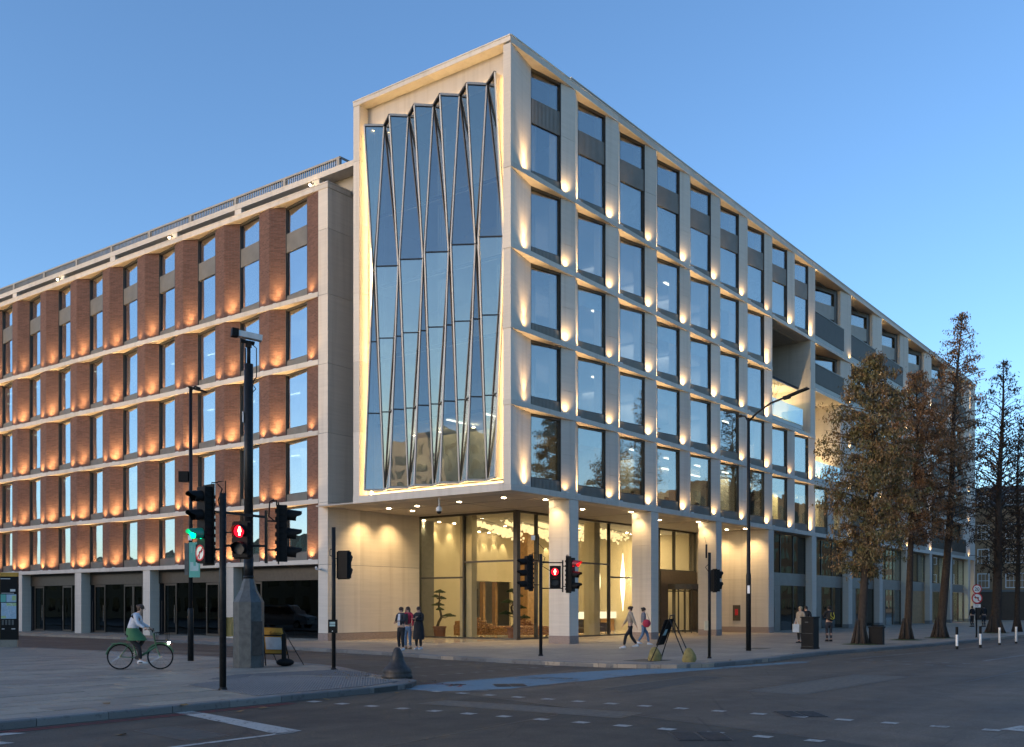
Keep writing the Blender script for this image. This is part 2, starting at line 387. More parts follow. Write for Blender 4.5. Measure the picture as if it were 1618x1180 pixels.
# ================================================================== GROUND
g = MB(); g.add([(-400, -400, -.12), (900, -400, -.12), (900, 700, -.12), (-400, 700, -.12)], [(0, 1, 2, 3)])
road = tag(g.build('road', 'asphalt'), kind='structure')
KERB = [(-2.2, 120), (-2.25, 40), (-2.35, 25), (-4.4, 12.3), (-5.1, 8.5), (-5.95, 3.4), (-6.3, .8), (-7.1, -2.5), (-7.5, -5.7), (-7.6, -7.2), (-7.5, -9.2), (-7.3, -10.2),
        (-6.7, -11.2), (-5.6, -11.7), (-4.2, -11.8), (-1.8, -11.95), (1.0, -11.7), (3.9, -11.75), (8.65, -12.3), (14.8, -12.9), (24.7, -13.3), (45, -14.1), (90, -15.5), (200, -19)]
g = MB(); g.prism(KERB + [(200, 120)], -.30, 0.0)
farpav = tag(g.build('pavement', 'york_stone'), kind='structure')
def kerb_run(parent, pts, inner, name='kerb_stone', L=1.2, w=.30, drop=None):
    # individual kerb stones along a polyline; inner = +1 when the pavement is on the left hand
    P = [Vector((*p, 0)) for p in pts]; d = 0; seg = 0; out = 0
    cum = [0]
    for i in range(1, len(P)): cum.append(cum[-1] + (P[i] - P[i - 1]).length)
    def at(s):
        s = max(0, min(cum[-1] - 1e-4, s))
        for i in range(1, len(P)):
            if s <= cum[i]: return P[i - 1].lerp(P[i], (s - cum[i - 1]) / (cum[i] - cum[i - 1]))
        return P[-1]
    s = 0.0; r2 = random.Random(4)
    while s < cum[-1] - .2:
        a, b = at(s + .006), at(min(s + L, cum[-1]) - .006); t = (b - a).normalized(); nn = Vector((-t.y, t.x, 0)) * inner
        lift = .004 + r2.uniform(0, .005); low = 0
        if drop and drop[0] < (a.x + b.x) / 2 < drop[1]: low = .085
        o1 = a - nn * .012; o2 = b - nn * .012
        m = MB(); z1 = lift - low
        m.add([(*(o1.xy), -.2), (*(o2.xy), -.2), (*(b + nn * w).xy, -.2), (*(a + nn * w).xy, -.2),
               (*(o1.xy), z1 - .02), (*(o2.xy), z1 - .02), (*(b + nn * w).xy, z1), (*(a + nn * w).xy, z1),
               (*(o1 + nn * .02).xy, z1), (*(o2 + nn * .02).xy, z1)],
              [(0, 1, 5, 4), (4, 5, 9, 8), (8, 9, 6, 7), (0, 4, 8, 7, 3), (1, 2, 6, 9, 5), (2, 3, 7, 6), (0, 3, 2, 1)])
        m.build(name, 'kerb_granite', parent); s += L; out += 1
kerb_run(farpav, KERB[2:-1][:19], -1 if False else 1)
# island pavement
IE = [(-12.2, 70), (-12.05, 18), (-11.95, 10), (-11.95, 4), (-12.1, 1.2), (-12.5, -.8), (-13.1, -3.4), (-13.9, -5.1), (-14.7, -6.4), (-15.3, -7.6), (-15.5, -8.5), (-15.8, -9.2), (-16.5, -9.7), (-17.6, -9.88)]
g = MB(); g.prism(IE + [(-60, -9.88), (-60, 70)], -.3, -.018)
isl = tag(g.build('pavement', 'bedding'), kind='structure')
kerb_run(isl, [(-60, -9.90), (-20.8, -9.90), (-17.6, -9.88)] + IE[::-1][1:], 1, w=.28)
def xe(y):
    for (x0, y0), (x1, y1) in zip(IE, IE[1:]):
        if y1 <= y <= y0: return x0 + (x1 - x0) * (y0 - y) / (y0 - y1)
    return -12.2
TACT1 = [(-19.9, -6.2), (-17.2, -5.15), (-15.9, -7.6), (-16.4, -9.15), (-17.6, -9.5), (-20.7, -9.5)]
TACT2 = [(-18.6, -5.15), (-17.2, -4.35), (-14.4, -4.95), (-14.9, -6.9), (-15.75, -7.5), (-16.2, -6.0), (-17.2, -4.95), (-18.3, -5.75)]
def inside(p, poly):
    c = False; n = len(poly)
    for i in range(n):
        (x1, y1), (x2, y2) = poly[i], poly[(i + 1) % n]
        if (y1 > p[1]) != (y2 > p[1]) and p[0] < (x2 - x1) * (p[1] - y1) / (y2 - y1) + x1: c = not c
    return c
slabs = []; r3 = random.Random(9)
row = 0; y = -9.60
while y < 26:
    y1 = y + .62; e = min(xe(y), xe(y1)) - .29; es = [xe(y) - .29, xe(y1) - .29]
    x = -15.8 + (row % 2) * .46 + 12
    while x > -46:
        x0 = x - .915
        if x0 < e - .1:
            a = min(x, es[0]); b = min(x, es[1])
            if inside(((x0 + x) / 2, y + .3), TACT1) or inside(((x0 + x) / 2, y + .3), TACT2): pass
            slabs.append((x0 + .010, a - .010, b - .010, y + .010, y1 - .010))
        x -= .915
    y = y1; row += 1
def dist2(s): return (s[0] - CAM[0]) ** 2 + (s[3] - CAM[1]) ** 2
def in_view(s):
    dx, dy = s[0] + .4 - CAM[0], s[3] + .3 - CAM[1]; A = R(37.06)
    d = dx * math.cos(A) + dy * math.sin(A); l = dx * math.sin(A) - dy * math.cos(A)
    return d > 2 and -.56 < l / d < .56
vis = sorted([s for s in slabs if in_view(s)], key=dist2); rest = [s for s in slabs if not in_view(s)] + vis[290:]
for k, grp in enumerate([[s] for s in vis[:290]] + [rest]):
    m = MB()
    for (x0, xa, xb, ya, yb) in grp:
        z = -.002 + r3.uniform(-.003, .004); tl = r3.uniform(-.003, .003)
        m.add([(x0, ya, -.03), (xa, ya, -.03), (xb, yb, -.03), (x0, yb, -.03), (x0, ya, z), (xa, ya, z + tl), (xb, yb, z + tl), (x0, yb, z)],
              [(0, 1, 5, 4), (1, 2, 6, 5), (2, 3, 7, 6), (3, 0, 4, 7), (4, 5, 6, 7)])
    o = m.build('paving_slab', 'paving_grey', isl)
    if k == 290: o['kind'] = 'stuff'
# tactile studs
for poly in (TACT1, TACT2):
    m = MB(); m.prism(poly, -.02, .0075); m.build('tactile_base', 'tactile_grey', isl)
    m = MB(); xs = [p[0] for p in poly]; ys = [p[1] for p in poly]
    xx = min(xs)
    while xx < max(xs):
        yy = min(ys)
        while yy < max(ys):
            if inside((xx, yy), poly):
                a, b = .022, .014
                m.add([(xx - a, yy - a, .0075), (xx + a, yy - a, .0075), (xx + a, yy + a, .0075), (xx - a, yy + a, .0075),
                       (xx - b, yy - b, .0145), (xx + b, yy - b, .0145), (xx + b, yy + b, .0145), (xx - b, yy + b, .0145)],
                      [(0, 1, 5, 4), (1, 2, 6, 5), (2, 3, 7, 6), (3, 0, 4, 7), (4, 5, 6, 7)])
            yy += .083
        xx += .083
    o = m.build('tactile_stud', 'kerb_granite', isl); o['kind'] = 'stuff'
plain('tar', (.03, .028, .026), .45)
for nm, c_ in (('patch_dark', (.075, .064, .050)), ('patch_light', (.135, .110, .082))):
    plain(nm, c_, .8, 0, .3, 9, .4)
# road markings, each a thin sheet on the asphalt
RZ = -.12
def sheet(name, polys, mat, z=.004, label=None, cat=None):
    m = MB()
    for p in polys:
        m.add([(x, y, RZ + z) for x, y in p], [tuple(range(len(p)))])
    o = m.build(name, mat, road); return o
lane = [(-16.75, -9.6), (-16.4, -9.30), (-14.8, -9.2), (-12.9, -9.3), (-11.0, -9.5), (-9.9, -9.7), (-7.6, -10.3), (-6.9, -11.0), (-5.9, -11.75), (-4.0, -12.1), (-1.5, -12.5), (-.6, -12.9), (-1.44, -13.15), (-4.6, -12.55), (-7.5, -12.0),
        (-10.1, -11.7), (-13, -11.62), (-15.3, -11.55), (-16.3, -11.1), (-16.8, -10.6)]
sheet('cycle_lane', [lane], 'cycle_blue', .004)
def line(a, b, w=.1):
    a = Vector((*a, 0)); b = Vector((*b, 0)); t = (b - a).normalized(); n = Vector((-t.y, t.x, 0)) * w / 2
    return [(a - n).xy[:], (b - n).xy[:], (b + n).xy[:], (a + n).xy[:]]
def dashes(a, b, n, w=.115, l=.26, worn_=False):
    out = []
    for i in range(n):
        f = i / (n - 1); x = a[0] + (b[0] - a[0]) * f; y_ = a[1] + (b[1] - a[1]) * f
        sc = rnd.uniform(.85, 1.1); out.append([(x - w, y_ - l / 2 * sc), (x + w * rnd.uniform(.85, 1), y_ - l / 2 * sc), (x + w, y_ + l / 2 * sc), (x - w, y_ + l / 2 * rnd.uniform(.8, 1))])
    return out
for k, p in enumerate(dashes((-20.0, -9.61), (-19.6, -20.09), 15)): sheet('crossing_stud', [p], 'road_white', .008)
for k, p in enumerate(dashes((-16.83, -10.72), (-16.86, -21.77), 16)): sheet('crossing_stud', [p], 'road_white', .008)
for k, p in enumerate(dashes((-6.16, -5.01), (-11.5, -4.61), 9)):
    sheet('crossing_stud', [[(p[0][0] - .02, p[0][1] + .02), (p[1][0] + .02, p[1][1] + .02), (p[2][0], p[2][1] - .02), (p[3][0], p[3][1])]], 'road_white_worn', .008)
for k, p in enumerate(dashes((-7.61, -7.72), (-14.1, -7.33), 11)): sheet('crossing_stud', [p], 'road_white_worn', .008)
for k, p in enumerate(dashes((-.29, -12.77), (-.46, -17.3), 8) + dashes((1.33, -14.28), (1.09, -17.4), 6)): sheet('crossing_stud', [p], 'road_white_worn', .008)
sheet('stop_line', [[(-22.70, -9.62), (-22.35, -9.62), (-23.12, -13.62), (-23.62, -13.64), (-23.35, -12.6)]], 'road_white', .006)
sheet('lane_line', [line((-23.3, -13.63), (-36, -13.35), .12)], 'road_white', .006)
sheet('lane_arrow', [[(-27.3, -10.0), (-25.9, -10.28), (-25.72, -10.62), (-26.05, -10.62), (-27.3, -10.35)], [(-27.5, -11.1), (-26.4, -11.22), (-26.33, -11.52), (-27.5, -11.5)]], 'road_white', .006)
sheet('cycle_lane_line', [line((-15.0, -11.55), (-12.6, -11.58), .13), line((-11.4, -11.62), (-8.9, -11.72), .13), line((-16.4, -11.2), (-16.0, -11.5), .11)], 'road_white_worn', .008)
sheet('cycle_lane_line', [line((-14.7, -9.22), (-12.1, -9.38), .12), line((-11.6, -9.45), (-9.6, -9.78), .12)], 'road_white_worn', .008)
sheet('cycle_lane_line', [line((-5.5, -12.3), (-3, -12.75), .12), line((-2.6, -12.8), (-.8, -13.0), .12)], 'road_white_worn', .008)
def bike_mark(cx, cy, s, rz):
    m = MB(); c, s_ = math.cos(rz), math.sin(rz)
    T = lambda x, y: (cx + (x * c - y * s_) * s, cy + (x * s_ + y * c) * s, RZ + .009)
    def seg(a, b, w=.07):
        for q in [line(a, b, w)]: m.add([T(*p) for p in q], [(0, 1, 2, 3)])
    for wx in (-.55, .55):
        for k in range(14):
            a1, a2 = 2 * math.pi * k / 14, 2 * math.pi * (k + 1) / 14
            seg((wx + .34 * math.cos(a1), .34 * math.sin(a1)), (wx + .34 * math.cos(a2), .34 * math.sin(a2)))
    for a, b in (((-.55, 0), (-.1, 0)), ((-.1, 0), (-.25, .5)), ((-.1, 0), (.4, .45)), ((-.25, .45), (.4, .45)), ((.4, .62), (.55, 0)), ((-.38, .55), (-.12, .55)), ((.3, .65), (.5, .65)), ((-.55, 0), (-.22, .42))): seg(a, b)
    m.build('bicycle_marking', 'road_white_worn', road)
bike_mark(-12.4, -10.5, 1.0, R(-90)); bike_mark(-5.6, -12.0, .8, R(-90)); bike_mark(-6.25, 2.4, .95, R(180))
sheet('side_road_line', [line((-7.0, 5.9), (-6.82, .9), .1)], 'road_white_worn', .006)
sheet('side_road_line', [line((-6.82, .9), (-6.1, -3.4), .1)], 'road_white_worn', .006)
sheet('side_road_line', [line((-5.6, 29.8), (-6.36, 23.2), .1)], 'road_white_worn', .006)
sheet('side_road_line', [line((-6.47, 20.4), (-6.9, 14.5), .1)], 'road_white_worn', .006)
sheet('side_road_line', [line((-7.15, 11.7), (-7.2, 8.2), .1)], 'road_white_worn', .006)
sheet('lane_line', [line((1.74, -13.5), (8.1, -14.25), .12)], 'road_white_worn', .006)
sheet('lane_line', [line((8.1, -14.25), (60, -18.5), .1)], 'road_white_worn', .006)
sheet('lane_line', [line((3.08, -17.5), (22, -18.6), .12)], 'road_white_worn', .006)
sheet('lane_arrow', [[(-16.7, -21.85), (-16.0, -22.0), (-15.6, -24), (-17.0, -24)]], 'road_white', .006)
for off in (.0, .16):
    sheet('red_line', [line((-60, -10.18 - off), (-20.4, -10.16 - off), .075)], 'road_red', .006)
for rr in (.45, .66):
    pts = [(-15.75 + rr * math.cos(a), -9.6 + rr * math.sin(a) * 1.1) for a in [R(60 - i * 12) for i in range(13)]]
    sheet('red_line', [line(a, b, .08) for a, b in zip(pts, pts[1:])], 'road_red', .007)
    pts = [(x - (1 if rr < .5 else .82), y) for x, y in [(-1.4, 20), (-1.6, 14)]]
    sheet('red_line', [line((-14.1 + rr * .8, -5.1 - .3), (-15.0 + rr * .9, -7.0), .08)], 'road_red', .006)
# reinstated trenches and patches in the carriageway
for k, q in enumerate(([(-19.0, -12.2), (-18.2, -12.2), (-17.9, -16.4), (-18.8, -16.5)], [(-14.2, -13.2), (-9.2, -13.0), (-9.2, -13.9), (-14.3, -14.1)], [(-12.6, -16.0), (-6, -16.2), (-6, -17.6), (-12.8, -17.3)],
                       [(-10.6, 1.5), (-9.2, 1.4), (-9.4, -3.6), (-10.8, -3.4)], [(2, -19.5), (14, -20.5), (14, -21.6), (2, -20.8)], [(-24.6, -11.6), (-23.9, -11.6), (-24.1, -13.2), (-24.8, -13.2)], [(-9.5, 14), (-8.6, 14), (-8.7, 7), (-9.6, 7)])):
    sheet('road_patch', [q], 'patch_dark' if k % 2 else 'patch_light', .002)
    sheet('tar_seam', [line(q[i], q[(i + 1) % 4], .035) for i in range(4)], 'tar', .003)
for a, b in (((-16.9, -11.4), (-19.4, -20.4)), ((-7.0, -19.2), (20, -20.4)), ((-30, -16.2), (-19, -15.4)), ((-12.9, 30), (-12.6, 2))): sheet('tar_seam', [line(a, b, .03)], 'tar', .0035)
# ironwork
def cover(cx, cy, sx, sy, rz, name='drain_cover', slots=6, mat='iron'):
    c, s = math.cos(rz), math.sin(rz); T = lambda x, y, z: (cx + x * c - y * s, cy + x * s + y * c, RZ + z)
    m = MB()
    m.add([T(-sx, -sy, .0045), T(sx, -sy, .0045), T(sx, sy, .0045), T(-sx, sy, .0045)], [(0, 1, 2, 3)])
    n = slots
    for i in range(n):
        x0 = -sx + (i + .2) * 2 * sx / n; x1 = -sx + (i + .8) * 2 * sx / n
        for y0, y1 in ((-sy * .92, -sy * .05), (sy * .05, sy * .92)):
            m.add([T(x0, y0, .005), T(x1, y0, .005), T(x1, y1, .005), T(x0, y1, .005), T(x0 + .01, y0 + .01, .016), T(x1 - .01, y0 + .01, .016), T(x1 - .01, y1 - .01, .016), T(x0 + .01, y1 - .01, .016)],
                  [(0, 1, 5, 4), (1, 2, 6, 5), (2, 3, 7, 6), (3, 0, 4, 7), (4, 5, 6, 7)])
    m.build(name, mat, road)
cover(-16.45, -18.67, .45, .38, R(37)); cover(-20.1, -18.6, .47, .40, R(37), slots=7); cover(-14.55, -11.0, .38, .38, R(45), slots=4, mat='iron'); cover(-15.2, -9.9, .25, .15, 0, slots=3)
m = MB(); m.box(-5.9, -4.6, -9.9, -8.9, -.01, .006); m.build('inspection_cover', 'iron', farpav)
m = MB(); m.box(4.6, 5.6, -9.0, -8.3, -.01, .006); m.build('inspection_cover', 'iron', farpav)
# dead leaves
m = MB(); rl = random.Random(3)
spots_l = [(-22.6, -9.95, 0), (-22.0, -10.7, -.115), (-23.3, -8.7, .004), (-25.0, -11.9, -.115), (-21.4, -10.6, -.115), (-13.5, -.9, .004), (-12.5, 9.8, .004), (-19.6, -10.3, -.11), (-17.7, -10.4, -.11)]
for i in range(150):
    if i < len(spots_l): x, y, z = spots_l[i]; s = .16
    elif i < 70: x, y, z, s = rl.uniform(-16.8, -14.6), rl.uniform(-9.6, -5.6), -.108, rl.uniform(.03, .07); z = -.108 if x > xe(y) else .012
    else:
        x = rl.uniform(-7, 22); y = -11.55 - abs(rl.gauss(0, .35)) if x > -6 else rl.uniform(-11, -3); z = .006 if y > -11.6 else -.11; s = rl.uniform(.05, .1)
        if x > 4: y = -12.6 - rl.uniform(0, .6); z = -.11
    a = rl.uniform(0, 6.28); q = []
    for k in range(5):
        an = a + k * 1.257; rr = s * rl.uniform(.35, .6); q.append((x + rr * math.cos(an), y + rr * math.sin(an), z + rl.uniform(0, .03)))
    m.add(q, [(0, 1, 2, 3, 4)])
plain('dead_leaf', (.20, .12, .045), .9, 0, .4, 3)
tag(m.build('fallen_leaves', 'dead_leaf'), kind='stuff')

# ================================================================== CORNER OFFICE BUILDING
SB = empty('office_building', (0, 0, 0), 'pale limestone corner office block with folded glass bay and glowing window grid', 'building')
J = [0, 4.84] + [4.84 + 3.775 * k for k in range(1, 9)]           # junctions of the saw-tooth bays
LB = [6.53, 10.10, 13.29, 16.62, 19.98, 25.12]                      # undersides of the ledges
LT = [6.79, 10.32, 13.51, 16.84, 20.20, 25.46]
DEP = .43
def bays():
    for j in range(9):
        x0, x1 = J[j], J[j + 1]; a = 2.05 if j == 0 else x0 + .87; wr = 3.93 if j == 0 else a + 1.98
        dd = .46 if j == 0 else DEP
        yield j, x0, x1, a, wr, dd, dd * (x1 - wr) / (x1 - a)
BY = list(bays())
void = lambda j, f: j in (7, 8) and f in (2, 3)
# piers
for f in range(5):
    z0, z1 = LT[f], LB[f + 1]
    for k in range(10):
        if k == 0: poly = [(0, 0), (2.05, .46), (2.05, .8), (.95, .8), (.58, .4), (0, .4)]
        else:
            _, x0, x1, a, wr, dd, yb = BY[k - 1]
            if k < 9:
                _, nx0, nx1, na, nwr, ndd, nyb = BY[k]
                poly = [(wr, yb), (x1, 0), (na, ndd), (na, .8), (wr, .8)]
                if f in (2, 3) and k == 7: poly = [(wr, yb), (x1, 0), (x1, 6.4), (x1 - .3, 6.4), (x1 - .3, .8), (wr, .8)]
                if f in (2, 3) and k == 8: continue
            else:
                poly = [(wr, yb), (x1, 0), (x1, .8), (wr, .8)]
                if f in (2, 3): poly = [(34.15, 0), (x1, 0), (x1, 6.4), (34.15, 6.4)]
        m = MB()
        if k == 0:
            m.prism(poly, z0, z1)
        else:
            zm = z0 + (z1 - z0) * (.52 if (k + f) % 2 else .36)
            m.prism(poly, z0, zm - .006); m.prism(poly, zm + .006, z1); m.prism([(p[0] + .012, p[1] + .012) for p in poly], zm - .006, zm + .006)
        m.build('pier', 'limestone', SB)
# ledges, one stone length per bay
for i in range(6):
    for k in range(9):
        if i == 3 and k in (7, 8): continue
        x0, x1 = J[k] + (.003 if k else 0), J[k + 1] - .003
        m = MB(); z0, z1 = LB[i], LT[i]
        if i == 5: m.prism([(x0 - (.025 if k == 0 else 0), -.025), (x1, -.025), (x1, .85), (x0 + (.98 if k == 0 else 0), .85)], z0, z1 - .06); m.prism([(x0, -.045), (x1, -.045), (x1, .85), (x0, .85)], z1 - .055, z1)
        elif k == 0: m.prism([(-.025, -.025), (x1, -.025), (x1, .85), (.95, .85), (.95, .4), (-.025, .4)], z0, z1)
        else: m.prism([(x0, -.025), (x1, -.025), (x1, .85), (x0, .85)], z0, z1)
        m.build('ledge', 'limestone', SB)
for k in range(0, 13):
    x0 = 4.9 + k * 6.0; m = MB(); m.box(x0, min(x0 + 5.99, 82.6), .28, .7, 25.3, 25.78 if k else 25.76); m.box(x0, min(x0 + 5.99, 82.6), .24, .75, 25.785, 25.83); m.build('parapet', 'limestone', SB)
# window prototypes (local x along the window, y inward, z up)
def ribbed(m, x0, x1, z0, z1, y, mi=0, pitch=.085):
    x = x0
    while x < x1 - .01:
        xb = min(x + pitch * .55, x1); xc = min(x + pitch, x1)
        m.add([(x, y, z0), (xb, y, z0), (xb, y, z1), (x, y, z1)], [(0, 1, 2, 3)], mi)
        m.add([(xb, y + .03, z0), (xc, y + .03, z0), (xc, y + .03, z1), (xb, y + .03, z1)], [(0, 1, 2, 3)], mi)
        m.add([(xb, y, z0), (xb, y + .03, z0), (xb, y + .03, z1), (xb, y, z1)], [(0, 1, 2, 3)], mi)
        m.add([(xc, y, z0), (xc, y + .03, z0), (xc, y + .03, z1), (xc, y, z1)], [(0, 1, 2, 3)], mi)
        x += pitch
rb = random.Random(5)
def window_meshes(key, W, H, mid=None, sill=.5, gl='office_glass', spm='zinc', frm='window_frame'):
    d = {}
    m = MB(); D = .26
    m.box(0, .03, .0, D, 0, H); m.box(W - .035, W, .0, D, 0, H); m.box(.03, W - .035, .03, D, H - .10, H); m.box(.03, W - .035, .07, D, sill, sill + .04)
    m.box(W - .075, W - .037, .07, D, sill + .04, H - .10); m.box(.032, .06, .07, D, sill + .04, H - .1)
    if mid: m.box(.06, W - .075, .06, D, mid[0], mid[0] + .04); m.box(.06, W - .075, .06, D, mid[1] - .04, mid[1])
    d['window'] = m.mesh('window', [frm])
    m = MB(); ribbed(m, .03, W - .035, 0.0, sill, .05); m.box(.03, W - .035, .10, .14, 0, sill)
    d['spandrel'] = m.mesh('spandrel', [spm])
    if mid:
        m = MB(); ribbed(m, .03, W - .035, mid[0], mid[1], .04); m.box(.03, W - .035, .08, .12, mid[0], mid[1]); d['spandrel2'] = m.mesh('spandrel', [spm])
    m = MB()
    def pane(z0, z1): m.box(.055, W - .07, .105, .13, z0, z1)
    if mid: pane(sill + .05, mid[0]); d['pane'] = m.mesh('pane', [gl]); m = MB(); pane(mid[1], H - .10); d['pane2'] = m.mesh('pane', [gl])
    else: pane(sill + .05, H - .1); d['pane'] = m.mesh('pane', [gl])
    m = MB(); m.box(.08, W - .10, .20, .205, sill + .08, (mid[0] if mid else H - .1)); d['blind'] = m.mesh('blind', ['blind'])
    m = MB(); m.box(.08, W - .10, .20, .205, (mid[0] if mid else H - .1) - .75, (mid[0] if mid else H - .1)); d['blind_half'] = m.mesh('blind', ['blind'])
    return d
def place_window(d, parent, P0, P1, z, blind=None, name='window'):
    rz = math.atan2(P1[1] - P0[1], P1[0] - P0[0]); w = inst(name, d['window'], parent, (P0[0], P0[1], z), rz)
    inst('spandrel', d['spandrel'], w); pn = inst('pane', d['pane'], w); pn.rotation_euler = (R(rb.uniform(-.35, .35)), 0, R(rb.uniform(-.3, .3)))
    if 'pane2' in d: inst('pane', d['pane2'], w); inst('spandrel', d['spandrel2'], w)
    if blind: inst('blind', d[blind], w)
    return w
rb = random.Random(5)
protoS = {}
BL = {(2, 4): 'blind', (3, 4): 'blind', (4, 4): 'blind', (5, 4): 'blind', (6, 4): 'blind', (7, 4): 'blind', (8, 4): 'blind', (1, 2): 'blind_half', (3, 2): 'blind_half', (1, 0): 'blind_half', (5, 3): 'blind_half', (0, 0): 'blind_half',
      (7, 1): 'blind', (8, 1): 'blind', (7, 0): 'blind_half', (8, 0): 'blind_half', (4, 2): 'blind_half', (3, 1): 'blind_half'}
wins = {}
for f in range(5):
    for (j, x0, x1, a, wr, dd, yb) in BY:
        if void(j, f): continue
        W = math.hypot(wr - a, dd - yb); H = LB[f + 1] - LT[f]; key = (f, j == 0)
        if key not in protoS: protoS[key] = window_meshes(key, W, H - .003, (2.55, 3.62) if f == 4 else None, .50 if f < 4 else .45)
        wins[(j, f)] = place_window(protoS[key], SB, (a, dd), (wr, yb), LT[f] + .001, BL.get((j, f)))
# interior floors, rear walls and office lights
def room_block(parent, x0, x1, y0, y1, zs, backs, mat='office_grey', lit=None, wallm='plaster'):
    for i, z in enumerate(zs[:-1]):
        m = MB(); m.box(x0, x1, y0, y1, z - .02, z + .04); m.build('floor_slab', 'carpet', parent)
        m = MB(); m.box(x0, x1, y0, y1, zs[i + 1] - .25, zs[i + 1] - .2); m.build('ceiling_panel', 'ceiling_white', parent)
for f in range(5):
    m = MB(); m.box(.85, 34.9, .85, 6.5, LT[f] - .12, LT[f] - .02); m.box(.85, 5, 6.5, 8.85, LT[f] - .12, LT[f] - .02); m.build('floor_slab', 'carpet', SB)
    m = MB(); m.box(.85, 34.9, .86, 6.5, LB[f + 1] + .0, LB[f + 1] + .05); m.box(.85, 5, 6.5, 8.85, LB[f + 1], LB[f + 1] + .05); m.build('ceiling_panel', 'ceiling_white', SB)
    m = MB(); m.box(5, 34.9, 6.5, 6.6, LT[f], LB[f + 1]); m.box(5, 5.1, 6.6, 8.85, LT[f], LB[f + 1]); m.box(.6, 5, 8.85, 8.95, LT[f], LB[f + 1]); m.build('rear_wall', 'plaster', SB)
    for k in range(1, 9):
        if rb.random() < (.75 if f else .5) and not (f in (2, 3) and k >= 7):
            m = MB(); m.box(J[k] - .05, J[k] + .05, 2.2, 6.5, LT[f], LB[f + 1]); m.build('partition_wall', 'plaster', SB)
    for k in range(9):
        if void(k, f): continue
        n = {0: .95, 1: .35, 2: .4, 3: .35, 4: .15}[f]
        if rb.random() < n:
            m = MB()
            for yy in (2.0, 4.2): m.box(J[k] + .9, J[k] + 2.2, yy, yy + .12, LB[f + 1] - .06, LB[f + 1] - .03)
            m.build('ceiling_light', 'office_lamp', SB)
    for k in range(9):
        if void(k, f) or f == 4: continue
        if rb.random() < .7:       # desks, screens and chair backs seen through the glass
            m = MB(); x = J[k] + 1.1; z = LT[f]
            m.box(x, x + 1.9, 1.3, 2.0, z + .70, z + .74, 0); m.box(x + .05, x + .1, 1.3, 2.0, z, z + .7, 0); m.box(x + 1.8, x + 1.85, 1.3, 2.0, z, z + .7, 0)
            for q in range(2): m.box(x + .3 + q * .8, x + .8 + q * .8, 1.6, 1.64, z + .85, z + 1.2, 1); m.box(x + .5 + q * .8, x + .58 + q * .8, 1.6, 1.64, z + .74, z + .85, 1)
            m.box(x + .6, x + 1.1, 2.4, 2.5, z + .6, z + 1.15, 1)
            m.build('desk', ['office_grey', 'office_dark'], SB)
for f, pw in ((0, 190),):
    for xx in (8, 16, 22, 28, 33): area((xx, 3.5, LB[1] - .1), 4, 2, 80 if xx > 20 else 40, (1, .82, .52), SB)
    area((3, 4.5, LB[1] - .1), 2.5, 4, 30, (1, .85, .6), SB)
for f in (1, 2, 3):
    for xx in (7, 14, 21): area((xx, 3.5, LB[f + 1] - .1), 4, 2, 26, (.95, .95, 1), SB)
m = MB(); m.box(.6, 82.6, .8, 9.3, 25.0, 25.1); m.box(9.2, 82.6, 9.3, 22, 25.0, 25.1); m.build('roof', 'roof_felt', SB)
m = MB(); m.box(9.2, 34.9, 6.62, 22, 6.62, 25.0); m.box(.6, 9.2, 8.96, 9.28, 6.62, 25.0); m.box(35, 82.6, 6.6, 22, 0.01, 25.0); m.build('core_wall', 'office_grey', SB)
# glazed-box surround on the left return (plane x=0)
z0, z1 = 6.87, 25.20
m = MB(); m.box(-.022, .95, .4, 9.3, 6.53, 6.87); m.build('sill_beam', 'limestone', SB)
for a, b in ((-.022 + 0, 4.6), (4.606, 9.3)):
    m = MB(); m.box(-.024, .98, max(a, .0), b, 25.205, 25.40); m.box(-.045, .98, max(a, .0), b, 25.405, 25.46); m.build('parapet', 'limestone', SB)
zz = [6.872, 9.9, 13.2, 16.4, 19.6, 22.6, 25.203]
for a, b in zip(zz, zz[1:]):
    m = MB(); m.box(0, .95, 8.9, 9.3, a, b - .012); m.build('jamb_stone', 'limestone', SB)
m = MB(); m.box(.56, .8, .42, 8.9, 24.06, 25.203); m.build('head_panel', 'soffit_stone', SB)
m = MB(); m.box(.56, .8, 8.5, 8.9, 6.87, 24.058); m.box(.56, .8, .401, .62, 6.87, 24.058); m.box(.56, .8, .62, 8.5, 6.87, 7.05); m.build('back_panel', 'limestone', SB)
# led strips
m = MB()
m.box(.46, .52, .425, .455, 6.95, 24.0); m.box(.50, .54, 8.62, 8.66, 6.95, 24.0); m.box(.44, .50, .5, 8.8, 6.885, 6.915)
m.build('led_strip', 'led_strip', SB)
m = MB(); m.box(.50, .54, .55, 8.55, 24.065, 24.095); m.build('led_strip', 'led_strip', SB)
# folded glass
VX, RX = .45, -.12
yF = [8.42, 6.80, 5.28, 3.76, 2.24, .72]; yP = [7.70, 6.18, 4.66, 3.13, 1.60]
ZT, ZM, ZB = 24.05, 17.35, 7.1
def P3(x, y, z): return Vector((x, y, z))
Ft = [P3(RX, y, ZT) for y in yF]; Pt = [P3(VX, y, ZT) for y in yP]; Mm = [P3(VX, y, ZM) for y in yF]; Rm = [P3(RX, y, ZM) for y in yP]
Fb = [P3(RX, y, ZB) for y in yF]; Pb = [P3(VX, y, ZB) for y in yP]
fac = []
for T_, Q_ in ((Ft, Pt), (Fb, Pb)):
    for i in range(6):
        if i > 0: fac.append((Q_[i - 1], T_[i], Mm[i]))
        if i < 5: fac.append((T_[i], Q_[i], Mm[i])); fac.append((Q_[i], Rm[i], Mm[i])); fac.append((Q_[i], Mm[i + 1], Rm[i]))
